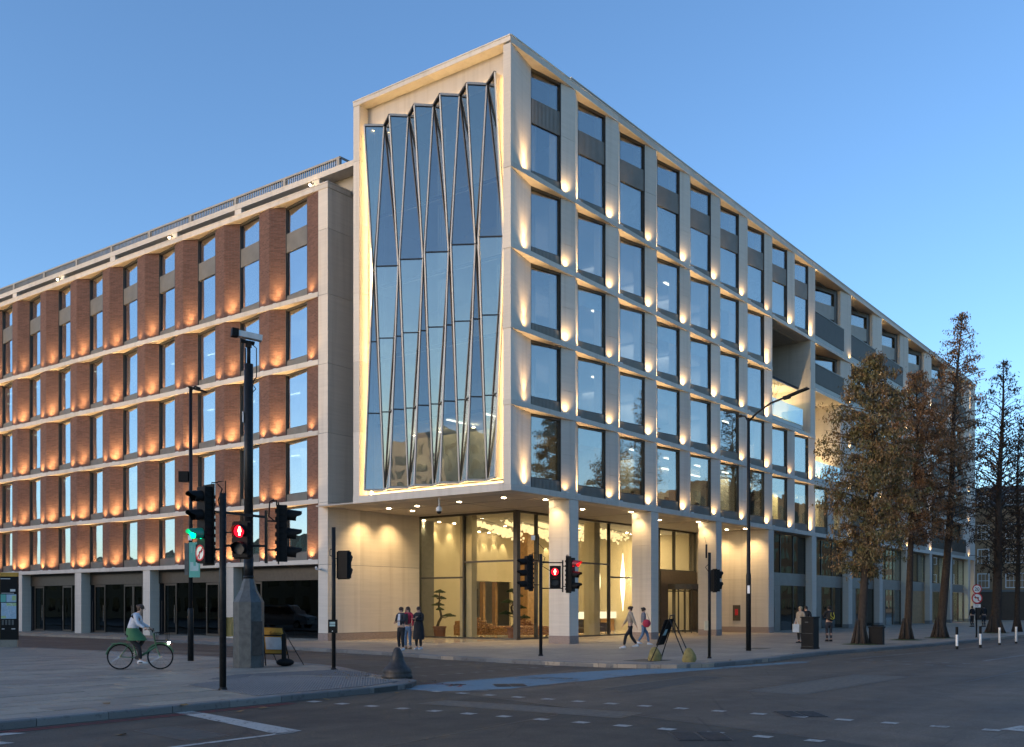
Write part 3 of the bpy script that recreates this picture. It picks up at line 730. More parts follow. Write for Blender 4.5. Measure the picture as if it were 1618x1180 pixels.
def clipz(poly, zc, above):
    out = []
    for i in range(len(poly)):
        a, b = poly[i], poly[(i + 1) % len(poly)]; ia = (a.z >= zc) == above; ib = (b.z >= zc) == above
        if ia: out.append(a)
        if ia != ib: out.append(a.lerp(b, (zc - a.z) / (b.z - a.z)))
    return out
bands = [ZB, 10.7, 14.08, ZM, ZT]
for tri in fac:
    n = (tri[1] - tri[0]).cross(tri[2] - tri[0]).normalized()
    if n.x > 0: n = -n
    for b0, b1 in zip(bands, bands[1:]):
        q = clipz(clipz(list(tri), b0 + 1e-4, True), b1 - 1e-4, False)
        if len(q) < 3: continue
        ar = sum(((q[i] - q[0]).cross(q[i + 1] - q[0])).length for i in range(1, len(q) - 1)) / 2
        if ar < .02: continue
        k = len(q); m = MB(); m.add(q + [p - n * .02 for p in q], [tuple(range(k)), tuple(range(2 * k - 1, k - 1, -1))] + [(i, (i + 1) % k, k + (i + 1) % k, k + i) for i in range(k)])
        m.build('glass_pane', 'facet_glass', SB)
        if abs(b0 - ZB) > .01 and ar > .05 and b0 != ZM:
            lo = [p for p in q if abs(p.z - b0) < .01]
            if len(lo) == 2 and (lo[0] - lo[1]).length > .1: MB().bar(lo[0] + n * .012, lo[1] + n * .012, .05, .045, up=(0, 0, 1)).build('transom', 'dark_gasket', SB)
def mul(a, b, w, mat, out=.02): MB().bar(a + Vector((-out, 0, 0)), b + Vector((-out, 0, 0)), w, w, up=(0, 1, 0) if abs((b - a).normalized().y) < .7 else (0, 0, 1)).build('mullion', mat, SB)
for T_, Q_ in ((Ft, Pt), (Fb, Pb)):
    for i in range(6): mul(T_[i], Mm[i], .07, 'alu')
    for i in range(5):
        mul(Q_[i], Rm[i], .07, 'alu'); mul(Q_[i], Mm[i], .045, 'dark_gasket'); mul(Q_[i], Mm[i + 1], .045, 'dark_gasket')
    for i in range(5): mul(T_[i], Q_[i], .10, 'alu'); mul(Q_[i], T_[i + 1], .10, 'alu' if T_ is Fb else 'dark_gasket')
for i in range(5): mul(Mm[i], Rm[i], .05, 'dark_gasket'); mul(Rm[i], Mm[i + 1], .05, 'dark_gasket')
for T_ in (Ft, Fb):       # closing cheeks either side
    for (Fp, Mp, yy) in ((T_[0], Mm[0], 8.5), (T_[5], Mm[5], .60)):
        m = MB(); m.add([Fp, Mp, P3(.56, yy, ZM), P3(.56, yy, T_[0].z)], [(0, 1, 2, 3)]); m.build('closing_panel', 'zinc' if yy > 2 else 'limestone', SB)
# top and bottom closers between glass and wall
for z in (ZT - .01, ZB + .01):
    m = MB(); loop = []
    for i in range(6):
        loop.append((RX, yF[i]));
        if i < 5: loop.append((VX, yP[i]))
    for a, b in zip(loop, loop[1:]):
        m.add([(a[0], a[1], z), (b[0], b[1], z), (.6, b[1], z), (.6, a[1], z)], [(0, 1, 2, 3)])
    m.build('closer_plate', 'alu', SB)
# lit reception wall and curtains inside the glazed box
m = MB(); m.box(3.2, 3.3, 1.2, 8.8, 6.8, 9.9); m.build('inner_wall', 'lobby_wall', SB)
for yy in (2.2, 4.2, 6.2, 7.9):
    m = MB(); m.lathe([(.07, 0), (.07, .02)], (2.7, yy, 9.95), 8); m.build('ceiling_light', 'downlight_glow', SB); spot((2.7, yy, 9.9), (3.1, yy, 7.4), 60, 60, 1, .05, (1, .85, .6), SB)
for z in (10.35, 13.5, 16.9, 20.3):
    for yy in (1.1, 4.5, 8.3):
        m = MB(); [m.box(1.1 + .04 * (k % 2), 1.12 + .04 * (k % 2), yy + k * .07, yy + k * .07 + .07, z, z + 3) for k in range(7)]; m.build('curtain', 'blind', SB)
# uplights: two fittings at each pier of each floor
def uplights(parent, jx, f_pos, zt, power, key, tilt):
    for (px_, py_, lx, ly, pk) in f_pos:
        m = MB(); m.box(px_ - .14, px_ + .14, py_ - .03, py_ + .03, zt + .002, zt + .045); m.build('uplight', 'white_plastic', parent)
        kk = rb.choice((0, 1, 1, 2, 2, 3)); spot_shared(key + str(kk) + str(pk), (lx, ly, zt + .07), (0, tilt, 1), power * pk * (.45, .8, 1.0, 1.25)[kk], 135, 1.0, .06, (1, (.62, .66, .68, .66)[kk], (.27, .30, .33, .30)[kk]), parent)
for f in range(5):
    for k in range(10):
        ps = []
        if k == 0: ps = [(1.25, .13, 1.35, .03, 1.0)]
        else:
            _, x0, x1, a, wr, dd, yb = BY[k - 1]
            if not void(k - 1, f): ps.append((wr + .33, yb - .10, wr + .22, -.06, .75))
            if k < 9 and not void(k, f): ps.append((x1 + .30, .02, x1 + .62, .10, .8))
        if ps and f < 5: q_ = ps[-1]; spot_shared('stone_beam', (q_[2], q_[3], LT[f] + .08), (0, .03, 1), 170, 62, 1.0, .05, (1, .64, .30), SB)  # extra narrow spot added over the uplight to brighten the soffit above
        uplights(SB, k, [(p[0], max(p[1], .015), p[2], p[3], p[4]) for p in ps], LT[f], 46, 'stone_up', .12)
# ---------------- canopy, columns and lobby
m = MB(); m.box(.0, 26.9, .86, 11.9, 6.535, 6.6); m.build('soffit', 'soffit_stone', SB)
for x in (3.2, 6.4, 12.6, 18.9):
    m = MB(); m.box(x, x + .012, .86, 11.7, 6.527, 6.533); m.build('soffit_joint', 'office_dark', SB)
m = MB(); m.box(.0, 26, 5.0, 5.012, 6.527, 6.533); m.build('soffit_joint', 'office_dark', SB)
COLX = [(4.37, 5.11), (11.85, 12.62), (19.40, 20.12)]
for a, b in COLX:
    m = MB()
    for z0_, z1_ in ((.36, 3.0), (3.005, 4.8), (4.805, 6.52)): m.box(a, b, .0, 1.12, z0_, z1_)
    c = m.build('column', 'limestone', SB); m = MB(); m.box(a - .012, b + .012, -.012, 1.13, -.02, .355); m.build('plinth', 'pink_granite', c)
def panel_wall(parent, axis, fixed, a, b, zs, mat, th=.3, n=3, name='stone_panel', sgn=1):
    for zi, (z0_, z1_) in enumerate(zip(zs, zs[1:])):
        for k in range(n):
            p, q = a + (b - a) * k / n + .003, a + (b - a) * (k + 1) / n - .003; m = MB()
            if axis == 'y': m.box(p, q, fixed, fixed + th * sgn, z0_ + .006, z1_ - .006)
            else: m.box(fixed, fixed + th * sgn, p, q, z0_ + .006, z1_ - .006)
            m.build(name, mat, parent)
panel_wall(SB, 'x', 26.9, .0, 5.4, [.36, 3.4, 6.53], 'limestone', .85, 2)
m = MB(); m.box(26.89, 27.76, -.01, 5.4, -.02, .355); m.build('plinth', 'pink_granite', SB)
m = MB(); m.box(26.86, 26.895, 1.9, 2.4, .75, 1.75); m.build('intercom_panel', 'bronze', SB)
m = MB(); m.box(26.85, 26.862, 2.05, 2.25, 1.1, 1.5); m.build('intercom_screen', 'sign_red', SB)
def lobby_pane(x0, x1, y0, y1, z0_, z1_):
    m = MB(); m.box(x0, x1, y0, y1, z0_, z1_); m.build('lobby_pane', 'lobby_glass', SB)
def lbar(x0, x1, y0, y1, z0_, z1_, name='mullion', mat='window_frame'):
    m = MB(); m.box(x0, x1, y0, y1, z0_, z1_); m.build(name, mat, SB)
LH = 6.53
for ya, yb_, tz in ((8.56, 11.62, 3.2), (5.22, 8.48, 4.0)):
    lobby_pane(7.22, 7.235, ya, yb_, .08, tz - .05); lobby_pane(7.22, 7.235, ya, yb_, tz + .05, LH - .1); lbar(7.15, 7.28, ya, yb_, tz - .045, tz + .045, 'transom')
    lbar(7.15, 7.3, ya, yb_, .0, .08, 'sill'); lbar(7.15, 7.3, ya, yb_, LH - .1, LH, 'head_rail')
lbar(7.12, 7.3, 11.62, 11.72, 0, LH); lbar(7.12, 7.3, 8.48, 8.56, 0, LH); lbar(7.1, 7.38, 4.98, 5.22, 0, LH)
lbar(7.32, 7.75, 8.1, 8.9, 0, LH, 'inner_column', 'lobby_wall')
seg = [(7.38, 8.86, 4.0), (8.94, 11.9, 4.0), (11.98, 16.0, 4.08), (16.08, 19.5, 3.36), (19.58, 21.9, 4.0), (21.98, 23.9, 3.95), (23.98, 26.88, 3.95)]
for a, b, tz in seg:
    lobby_pane(a, b, 5.09, 5.105, .08 if a < 21.9 else tz + .05, tz - .05) if a < 21.9 else None
    lobby_pane(a, b, 5.09, 5.105, tz + .05, LH - .1); lbar(a, b, 5.02, 5.17, tz - .045, tz + .045, 'transom')
    if a < 21.9: lbar(a, b, 5.02, 5.17, 0, .08, 'sill')
    lbar(a, b, 5.02, 5.17, LH - .1, LH, 'head_rail'); lbar(b, b + .08, 5.0, 5.2, 0, LH)
lbar(15.3, 15.9, 5.6, 6.3, 0, LH, 'inner_column', 'lobby_wall')
# revolving entrance
ED = empty('revolving_door', (0, 0, 0)); ED.parent = SB
m = MB(); m.lathe([(1.55, 0), (1.55, .32)], (24.6, 4.9, 2.75), 28); m.build('canopy_drum', 'bronze', ED)
for k in range(10):
    t_ = R(200 + k * 16); m = MB(); m.box(24.6 + 1.5 * math.cos(t_) - .03, 24.6 + 1.5 * math.cos(t_) + .03, 4.9 + 1.5 * math.sin(t_) - .03, 4.9 + 1.5 * math.sin(t_) + .03, 0, 2.75); m.build('door_post', 'bronze', ED)
for k in range(4):
    t_ = R(20 + k * 90); m = MB(); c_ = Vector((24.6, 4.9, 0)); d_ = Vector((math.cos(t_), math.sin(t_), 0))
    m.bar(c_ + d_ * 1.4 + Vector((0, 0, .05)), c_ + d_ * 1.4 + Vector((0, 0, 2.7)), .06, .06); m.bar(c_ + Vector((0, 0, .1)), c_ + d_ * 1.4 + Vector((0, 0, .1)), .05, .1); m.bar(c_ + Vector((0, 0, 2.65)), c_ + d_ * 1.4 + Vector((0, 0, 2.65)), .05, .08); m.build('door_leaf', 'bronze', ED)
lbar(21.98, 22.9, 4.95, 5.2, 0, 3.9, 'door_frame', 'bronze'); lbar(26.3, 26.88, 4.95, 5.2, 0, 3.9, 'door_frame', 'bronze'); lbar(22.9, 26.3, 4.95, 5.2, 3.07, 3.9, 'door_frame', 'bronze')
lbar(23.2, 26.2, 7.5, 7.6, 0, 3.0, 'inner_wall', 'lobby_wall')
# lobby shell
m = MB(); m.box(.9, 27, 5.0, 24, -.03, .006); m.build('lobby_floor', 'lobby_floor', SB)
m = MB(); m.box(7.3, 26.9, 11.9, 24, 6.45, 6.5); m.box(7.3, 26.9, 5.2, 11.9, 6.45, 6.5); m.build('lobby_ceiling', 'ceiling_white', SB)
m = MB(); m.box(7.35, 12.0, 12.6, 12.75, 0, 6.45); m.build('lobby_wall', 'lobby_wall', SB)
m = MB(); m.box(12.0, 12.2, 12.6, 15.6, 0, 6.45); m.box(12.2, 14.2, 15.5, 15.6, 0, 6.45); m.build('lobby_wall', 'lobby_wall', SB)
m = MB(); m.box(14.2, 20.5, 15.5, 15.65, 3.3, 6.45); m.box(20.5, 26.9, 15.5, 15.65, 0, 6.45); m.build('lobby_wall', 'lobby_wall', SB)
m = MB(); m.box(12.0, 27.0, 19.4, 19.5, 0, 6.45); m.box(26.9, 27.0, 5.4, 19.4, 0, 6.45); m.box(12.0, 12.1, 15.6, 19.4, 0, 6.45); m.build('lobby_wall', 'plaster', SB)
m = MB(); m.box(15, 21.5, 19.2, 19.3, .2, 2.9); m.build('lift_doors', 'office_dark', SB)
m = MB(); m.box(26.6, 26.75, 5.4, 15.5, 0, 6.45); m.build('lobby_wall', 'lobby_wall', SB)
for k in range(5):
    m = MB(); x = 14.5 + k * 1.3; m.box(x, x + .22, 16.2, 16.5, 0, 3.3); m.build('timber_fin', 'oak', SB)
m = MB(); m.box(17.6, 18.5, 12.0, 12.9, 0, 6.45); m.build('timber_column', 'oak', SB)
for x in (8.2, 9.5, 10.8): spot((x, 12.25, 6.35), (x, 12.62, 3.2), 70, 62, .35, .03, (1, .80, .45), SB, (0, 0, 0))
for x in (14.6, 15.6, 16.6, 17.6, 18.6, 19.6): spot((x, 15.15, 6.35), (x, 15.52, 3.2), 70, 55, .35, .03, (1, .80, .45), SB)
for x in (21.4, 23, 24.6, 26): spot((x, 15.1, 6.35), (x, 15.5, 3.4), 80, 62, .35, .03, (1, .80, .45), SB)
for (x, y_) in ((8.2, 12.25), (9.5, 12.25), (10.8, 12.25), (14.6, 15.1), (15.6, 15.1), (16.6, 15.1), (17.6, 15.1), (18.6, 15.1), (9.4, 10.2), (9.9, 9.6), (10.2, 10.6), (13, 8), (13.4, 8.3), (14, 11), (19, 8.2), (19.3, 8.4), (21, 9), (23, 8), (24, 10), (25.5, 7)):
    m = MB(); m.lathe([(.075, -.02), (.075, .0)], (x, y_, 6.45), 10); m.build('ceiling_light', 'downlight_glow', SB)
for (x, y_, p) in ((9.6, 8.2, 50), (14.5, 9.5, 90), (20, 9.5, 90), (24.6, 9, 70)): area((x, y_, 6.3), 3, 3, p, (1, .79, .42), SB)
area((17, 17.5, 6.3), 4, 2, 40, (1, .8, .5), SB)
# chandeliers: four tapering bands of lit crystal
ch = random.Random(2)
for (a, b, w) in (((9.0, 9.2), (17.6, 12.6), .34), ((9.6, 7.6), (19.4, 11.2), .34), ((11.6, 6.9), (21.0, 9.6), .34), ((14.0, 6.2), (22.5, 8.0), .5)):
    c_ = empty('chandelier', ((a[0] + b[0]) / 2, (a[1] + b[1]) / 2, 6.3), None, 'chandelier', 'crystal chandeliers under the lobby ceiling')
    c_['label'] = {9.0: 'long glowing crystal light band nearest the left lobby wall', 9.6: 'second glowing crystal light band from the left lobby wall', 11.6: 'glowing crystal light band above the glass lobby corner', 14.0: 'widest glowing crystal band hanging right of the first column'}[a[0]]
    m = MB(); A_, B_ = Vector((*a, 6.25)), Vector((*b, 6.18)); d_ = (B_ - A_).normalized(); n_ = Vector((-d_.y, d_.x, 0)); L_ = (B_ - A_).length
    for i in range(300):
        f = ch.random(); p = A_ + d_ * L_ * f + n_ * ch.uniform(-w, w) * (.25 + .75 * f) + Vector((0, 0, ch.uniform(-.35, .12) * (.3 + f))); s_ = ch.uniform(.02, .05)
        m.obox(p, Vector((s_, 0, 0)), Vector((0, s_, 0)), Vector((0, 0, s_ * 1.6)))
    o = m.build('crystals', 'chandelier_glow', c_, (c_.location.x, c_.location.y, c_.location.z)); o['kind'] = 'stuff'
    m = MB(); m.bar(A_ + Vector((0, 0, .17)), B_ + Vector((0, 0, .24)), .25, .03); m.build('rail', 'alu', c_, tuple(c_.location))
# hanging pendants, each a spindle of lit rods
for k, (x, y_) in enumerate(((22.0, 9.6), (25.2, 9.6))):
    c_ = empty('pendant_lamp', (x, y_, 1.3), 'tall glowing spindle lamp left of the second column, ' + ('left one' if k == 0 else 'right one') if False else ('left one of two tall glowing spindle lamps over the desk' if k == 0 else 'right one of two tall glowing spindle lamps over the desk'), 'lamp', 'spindle lamps over the reception desk')
    m = MB()
    for i in range(22):
        t_ = ch.uniform(0, 6.28); q = ch.uniform(.1, 1); m.tube([Vector((x + q * .24 * math.sin(math.pi * s) ** 1.6 * math.cos(t_), y_ + q * .24 * math.sin(math.pi * s) ** 1.6 * math.sin(t_), 1.35 + s * 3.9)) for s in [j_ / 9 for j_ in range(10)]], .014, 4)
    m.build('light_rods', 'pendant_glow', c_, (x, y_, 1.3)); m = MB(); m.tube([(x, y_, 5.2), (x, y_, 6.44)], .01, 5); m.build('cable', 'chrome', c_, (x, y_, 1.3))
    l_ = bpy.data.lights.new('pendant_bulb', 'POINT'); l_.energy = 60; l_.color = (1, .8, .5); l_.shadow_soft_size = .25; lo = bpy.data.objects.new('pendant_bulb', l_); COL.objects.link(lo); lo.parent = c_; lo.location = (0, -.5, 2)
dk = empty('reception_desk', (24, 11.5, 0), 'low oak reception desk with white top given its own glow', 'desk')
m = MB(); m.box(20.6, 27 - .6, 11, 11.8, 0, .85); m.build('base', 'oak', dk, (24, 11.5, 0)); m = MB(); m.box(20.5, 26.5, 10.9, 11.9, .85, 1.3); m.build('counter_top', 'desk_glow', dk, (24, 11.5, 0))  # counter top emits, its brightly lit look is put into the material
# canopy downlights
for (x, y_) in ((2.71, 9.61), (2.68, 7.7), (4.39, 9.59), (2.41, 4.82), (2.2, 2.06), (4.0, .9 + .15), (8.84, 2.2), (11.55, 1.0), (16.78, 2.22), (19.15, 1.0), (25.6, 2.23), (25.6, 1.0)):
    m = MB(); m.lathe([(.10, -.012), (.10, .0)], (x, y_, 6.534), 12); m.build('downlight', 'downlight_glow', SB)
for (x, y_, tx, ty, p) in ((2.71, 10.6, 2.71, 11.5, 420), (4.7, 10.6, 4.7, 11.5, 420), (2.4, 4.8, 2.4, 4.8, 300), (2.2, 2.1, 2.4, 2.3, 220), (3.9, .7, 4.35, .7, 170), (8.8, 2.2, 8.8, 2.4, 420), (11.4, .7, 11.83, .7, 170),
                        (16.8, 2.2, 16.8, 2.4, 420), (18.95, .7, 19.4, .7, 170), (25.9, 3.0, 26.8, 3.0, 420), (25.9, 1.0, 26.8, 1.0, 420), (6.2, 8, 6.2, 8, 350), (22.5, 3, 22.5, 3.2, 420), (13, 3.4, 13, 3.6, 300)):
    spot((x, y_, 6.46), (tx, ty, 3.0), p * .5, 105, 1, .06, (1, .68, .32), SB)
# dome camera under the canopy
dc = empty('dome_camera', (.35, 4.25, 6.5), 'white dome security camera on a stem under the canopy', 'camera')
m = MB(); m.tube([(.35, 4.25, 6.53), (.35, 4.25, 6.1)], .03, 8); m.lathe([(.05, .0), (.13, -.06), (.14, -.2), (.12, -.22)], (.35, 4.25, 6.13), 14); m.build('housing', 'white_plastic', dc, (.35, 4.25, 6.5))
m = MB(); m.ball((.35, 4.25, 5.9), .115, 12, 8); m.build('dome', 'lens_off', dc, (.35, 4.25, 6.5))

# ---------------- open loggias and balcony bays of the office building
m = MB(); m.box(34.15, 35.04, 0.002, 6.4, 16.62, 16.84); m.box(27.19, 27.49, .8, 6.4, 16.62, 16.84); m.build('pier', 'limestone', SB)
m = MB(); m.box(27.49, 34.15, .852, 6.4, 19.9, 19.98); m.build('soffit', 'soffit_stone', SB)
m = MB(); m.box(27.49, 34.15, 6.3, 6.4, 13.5, 19.9); m.build('rear_wall', 'limestone', SB)
def loggia_glass(x0, x1, z):
    n = 2
    for k in range(n):
        a, b = x0 + (x1 - x0) * k / n + .01, x0 + (x1 - x0) * (k + 1) / n - .01
        m = MB(); m.box(a, b, .10, .12, z + .42, z + 1.52); m.build('balustrade_pane', 'balustrade_glass', SB)
    m = MB(); m.box(x1 - .02, x1, .12, 1.6, z + .1, z + 1.52); m.build('balustrade_pane', 'balustrade_glass', SB)
    m = MB(); m.box(x0, x1, .16, .2, z + .02, z + .40); m.build('upstand', 'alu', SB)
    m = MB(); m.box(x0, x1 + .05, .02, .15, z + .0, z + .1); m.build('shoe', 'zinc', SB)
loggia_glass(27.55, 33.0, 13.51); loggia_glass(35.1, 40.4, 10.32)
m = MB(); m.box(28.2, 33.6, 1.0, 1.7, 13.51, 14.1); m.build('planter', 'zinc', SB)
spot((31.5, 1.6, 14.2), (33.8, 3.4, 16.5), 480, 135, 1, .08, (1, .72, .36), SB); spot((30, 3, 14.2), (30.5, 3.4, 19), 380, 140, 1, .08, (1, .72, .36), SB)
spot((39, 2.0, 10.9), (41.2, 2.6, 13.5), 320, 120, 1, .08, (1, .72, .36), SB); spot((38, 3, 10.9), (38, 3.2, 16), 200, 130, 1, .08, (1, .72, .36), SB)
BX = [35.04 + 7.54 * k for k in range(7)]     # 35.04 .. 80.28
for i in range(6):
    for k in range(7):
        a, b = BX[k] + .003, (BX[k + 1] if k < 6 else 82.7) - .003
        if i == 2 and k == 0: continue
        m = MB(); z0, z1 = LB[i], LT[i]
        if i == 5: m.box(a, b, -.025, 1.7, z0, z1 - .06); m.box(a, b, -.045, 1.7, z1 - .055, z1)
        else: m.box(a, b, -.025, 1.9, z0, z1)
        m.build('ledge', 'limestone', SB)
for f in range(5):
    z0, z1 = LT[f], LB[f + 1]
    for k in range(1, 8):
        x = BX[k] if k < 7 else 82.7
        for s in ((0,) if f != 1 else (0,)):
            m = MB(); m.prism([(x - 1.75 if k < 7 else x - 2.3, .22 if k < 7 else .001), (x, 0.001), (x, 2.2), (x - 1.75 if k < 7 else x - 2.3, 2.2)], z0, z1 + (.22 if (f == 1 and k == 1) else 0)); m.build('pier', 'limestone', SB)
    for k in range(7):
        a = BX[k]; b = (BX[k + 1] - 1.75) if k < 6 else 80.4
        if k == 0 and f in (1, 2):
            if f == 1: m = MB(); m.box(a, b + .0, 6.0, 6.1, z0, 16.6); m.build('rear_wall', 'limestone', SB); m = MB(); m.box(a, b, 2.0, 6.0, 16.56, 16.61); m.build('soffit', 'soffit_stone', SB)
            continue
        if k == 0 and f == 0:
            for q in range(2):
                j0 = a + q * 3.77; pr = protoS[(0, False)]
                place_window(pr, SB, (j0 + .87, .43), (j0 + 2.85, .135), z0 + .001)
                m = MB(); m.prism([(j0, 0), (j0 + .87, .43), (j0 + .87, .8), (j0, .8)] if q == 0 else [(j0 - .92, .135), (j0, 0), (j0 + .87, .43), (j0 + .87, .8), (j0 - .92, .8)], z0, z1); m.build('pier', 'limestone', SB)
            m = MB(); m.prism([(a + 6.62, .135), (a + 7.54, 0.002), (a + 7.54, .1), (a + 6.62, .25)], z0, z1)
            area((38.5, 3, 9.9), 4, 2, 120, (1, .82, .45), SB); m = MB(); m.box(35.1, 41, 4, 4.1, z0, z1); m.build('rear_wall', 'lobby_wall', SB)
            continue
        # slanting zinc wall band and glazing behind, dark balustrade in front
        P0, P1 = Vector((a + .1, 1.9, 0)), Vector((b, .45, 0)); n_ = Vector((-(P1 - P0).y, (P1 - P0).x, 0)).normalized()
        def slab_(p, q, zz0, zz1, th, name, mat):
            m = MB(); m.prism([tuple(p.xy), tuple(q.xy), tuple((q + n_ * th).xy), tuple((p + n_ * th).xy)], zz0, zz1); m.build(name, mat, SB)
        bal0, bal1 = z0 + .38, z0 + (1.72 if f < 4 else 2.0)
        m = MB(); m.box(a + .02, b + .0, .06, .12, z0 + .002, bal0); m.build('fascia', 'zinc', SB)
        m = MB(); ribbed(m, a + .02, b + .25 if k < 6 else b, bal0 + .01, bal1, .03, 0, .11); m.box(a + .02, b, .07, .09, bal0 + .01, bal1); m.build('balustrade', 'louvre', SB)
        m = MB(); m.box(a + .02, b + .2, .0, .1, bal1, bal1 + .05); m.build('handrail', 'zinc', SB)
        if f == 4:
            slab_(P0, P1, 22.85, 23.85, .1, 'spandrel', 'zinc'); slab_(P0 + n_ * .12, P1 + n_ * .12, 23.85, 24.75, .03, 'pane', 'office_glass'); slab_(P0, P1, 24.75, 25.1, .1, 'spandrel', 'louvre')
            slab_(P0 + n_ * .12, P1 + n_ * .12, z0, 22.85, .03, 'pane', 'office_glass'); slab_(P0 + (P1 - P0) * .93 - n_ * .02, P1 - n_ * .02, z0, 25.1, .1, 'window_frame', 'window_frame')
        else:
            slab_(P0 + n_ * .12, P1 + n_ * .12, z0, z1 - .15, .03, 'pane', 'office_glass'); slab_(P0, P1, z1 - .15, z1, .1, 'window_frame', 'window_frame')
            for q in (0.02, .5, .95): slab_(P0 + (P1 - P0) * q, P0 + (P1 - P0) * (q + .03), z0, z1 - .15, .1, 'window_frame', 'window_frame')
        m = MB(); m.box(a, b, 2.9, 3.0, z0, z1); m.build('rear_wall', 'office_grey', SB)
for f in range(5):
    for k in range(0, 7):
        if k == 0 and f in (0,): continue
        x = BX[k]; m = MB(); m.box(x + .08, x + .2, .3, .36, LB[f + 1] - .08, LB[f + 1] - .005); m.build('downlight', 'downlight_glow', SB)
        m = MB(); m.box(x + .03, x + .055, .16, .19, LT[f] + .9, LB[f + 1] - .1); m.build('led_strip', 'led_strip', SB) if f in (3, 4) else None
        spot_shared('balc', (x + .16, .05, LB[f + 1] - .12), (-.6, .3, -1), 14, 130, 1, .04, (1, .66, .30), SB)
        if k: spot_shared('balc', (x - .3, -.08, LT[f] + .08), (0, .12, 1), 14, 120, 1, .04, (1, .66, .30), SB)
m = MB(); m.box(82.4, 82.7, .002, 16, 0, 25.1); m.build('end_wall', 'limestone', SB)
# shopfronts at street level
GX = [(26.9, 27.72), (34.43, 35.28), (41.97, 42.82), (49.5, 50.35), (57.05, 57.9), (64.6, 65.45), (72.1, 72.95), (79.7, 80.5)]
for k, (a, b) in enumerate(GX[1:]):
    m = MB()
    for z0, z1 in ((.32, 3.4), (3.41, 6.525)): m.box(a, b, 0, .45, z0, z1)
    c = m.build('column', 'limestone', SB); m = MB(); m.box(a - .01, b + .01, -.01, .46, -.02, .315); m.build('plinth', 'grey_granite', c)
for k in range(7):
    a, b = GX[k][1] + .05, GX[k + 1][0]; Y = .47
    lit = k >= 5; 
    m = MB(); m.box(a, b, Y, Y + .1, 3.05, 3.88); m.build('spandrel', 'zinc', SB)
    m = MB(); m.box(a, b, Y, Y + .1, 6.4, 6.525); m.box(a, b, Y, Y + .1, 0, .08); m.build('window_frame', 'zinc', SB)
    n = 3
    for q in range(n):
        p0, p1 = a + (b - a) * q / n, a + (b - a) * (q + 1) / n
        m = MB(); m.box(p0 + .04, p1 - .04, Y + .04, Y + .055, 3.9, 6.38); m.build('pane', 'shop_glass' if k < 3 else 'balustrade_glass', SB)
        m = MB(); m.box(p1 - .035, p1 + .035, Y - .01, Y + .12, 3.89, 6.4); m.build('mullion', 'window_frame', SB)
        if k in (4, 5) and q != 1 or k == 4:
            m = MB(); m.box(p0, p1 - .01, Y, Y + .08, .09, 3.04); m.build('shutter_panel', 'bronze' if k < 4 else 'oak', SB); continue
        if q == 0 and k < 4:
            m = MB(); m.box(p0, p1, Y, Y + .08, .09, 3.04); m.build('door_panel', 'zinc', SB)
            m = MB(); m.box(p0 + .2, p0 + 1.15, Y - .03, Y + .01, .09, 2.75); m.build('door', 'bronze', SB); m = MB(); m.tube([(p0 + 1.05, Y - .08, .6), (p0 + 1.05, Y - .08, 1.6)], .015, 6); m.build('handle', 'chrome', SB); continue
        m = MB(); m.box(p0 + .04, p1 - .04, Y + .04, Y + .055, .09, 3.03); m.build('pane', 'shop_glass' if k < 3 else 'balustrade_glass', SB)
        m = MB(); m.box(p0 - .03, p0 + .05, Y - .015, Y + .1, .085, 3.045); m.box(p1 - .08, p1, Y - .015, Y + .1, .085, 3.045); m.build('mullion', 'bronze', SB)
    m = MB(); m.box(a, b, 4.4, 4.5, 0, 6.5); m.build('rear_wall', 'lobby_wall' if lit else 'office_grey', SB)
    m = MB(); m.box(a, b, 1.1, 4.4, 3.4, 3.5); m.build('floor_slab', 'office_grey', SB)
    m = MB(); m.box(a - .3, a - .05, .9, 4.5, 0, 6.5); m.build('party_wall', 'office_grey', SB)
    if k >= 3: area(((a + b) / 2, 2.8, 6.3), 3, 2, 90 if lit else 30, (1, .9, .55), SB)
    if lit: area(((a + b) / 2, 2.8, 3.3), 3, 2, 90, (1, .9, .55), SB)
    else:
        for q in range(2):
            m = MB(); m.box(a + 1 + q * 3, a + 2.4 + q * 3, 3.2, 3.3, 5.7, 5.75); m.build('ceiling_light', 'office_lamp', SB)
m = MB(); m.box(73.2, 76, 1.2, 1.3, 1.2, 1.55); m.build('window_sign', 'signal_red', SB)

# ================================================================== RED BRICK WING
WX = .5
WB = empty('brick_building', (WX, 30, 0), 'red brick office block with zigzag piers and pale stone ledges along the side street', 'building'); WO = (WX, 30, 0)
wb = [3.78, 6.77, 10.14, 13.61, 16.96, 22.19]; wt = [4.0, 6.99, 10.36, 13.86, 17.2, 22.48]
NJ = 13; WY = [12.28 + 3.71 * j for j in range(NJ + 1)]
panel_zs = [.36, 3.75, 6.8, 10.2, 13.6, 17.0, 20.2, 22.19]
for z0, z1 in zip(panel_zs, panel_zs[1:]):
    xs = [WX, 2.7, 4.9, 7.12]
    for a, b in zip(xs, xs[1:]):
        if a > 2 and z0 < 6.5 and z0 > 5: pass
        m = MB(); m.box(a + (.0 if a == WX else .002), b - .002, 11.60, 12.279, z0 + .008, z1 - .008); m.build('stone_panel', 'limestone', WB, WO)
m = MB(); m.box(WX + .02, 7.1, 11.64, 12.2, 0, 22.1); m.build('panel_backing', 'office_dark', WB, WO)
m = MB(); m.box(WX - .012, 7.12, 11.588, 12.285, -.02, .352); m.build('plinth', 'pink_granite', WB, WO)
m = MB(); m.box(WX - .03, 9, 11.57, 12.28, 22.19, 22.42); m.box(WX - .05, 9, 11.55, 12.28, 22.425, 22.49); m.build('parapet', 'limestone', WB, WO)
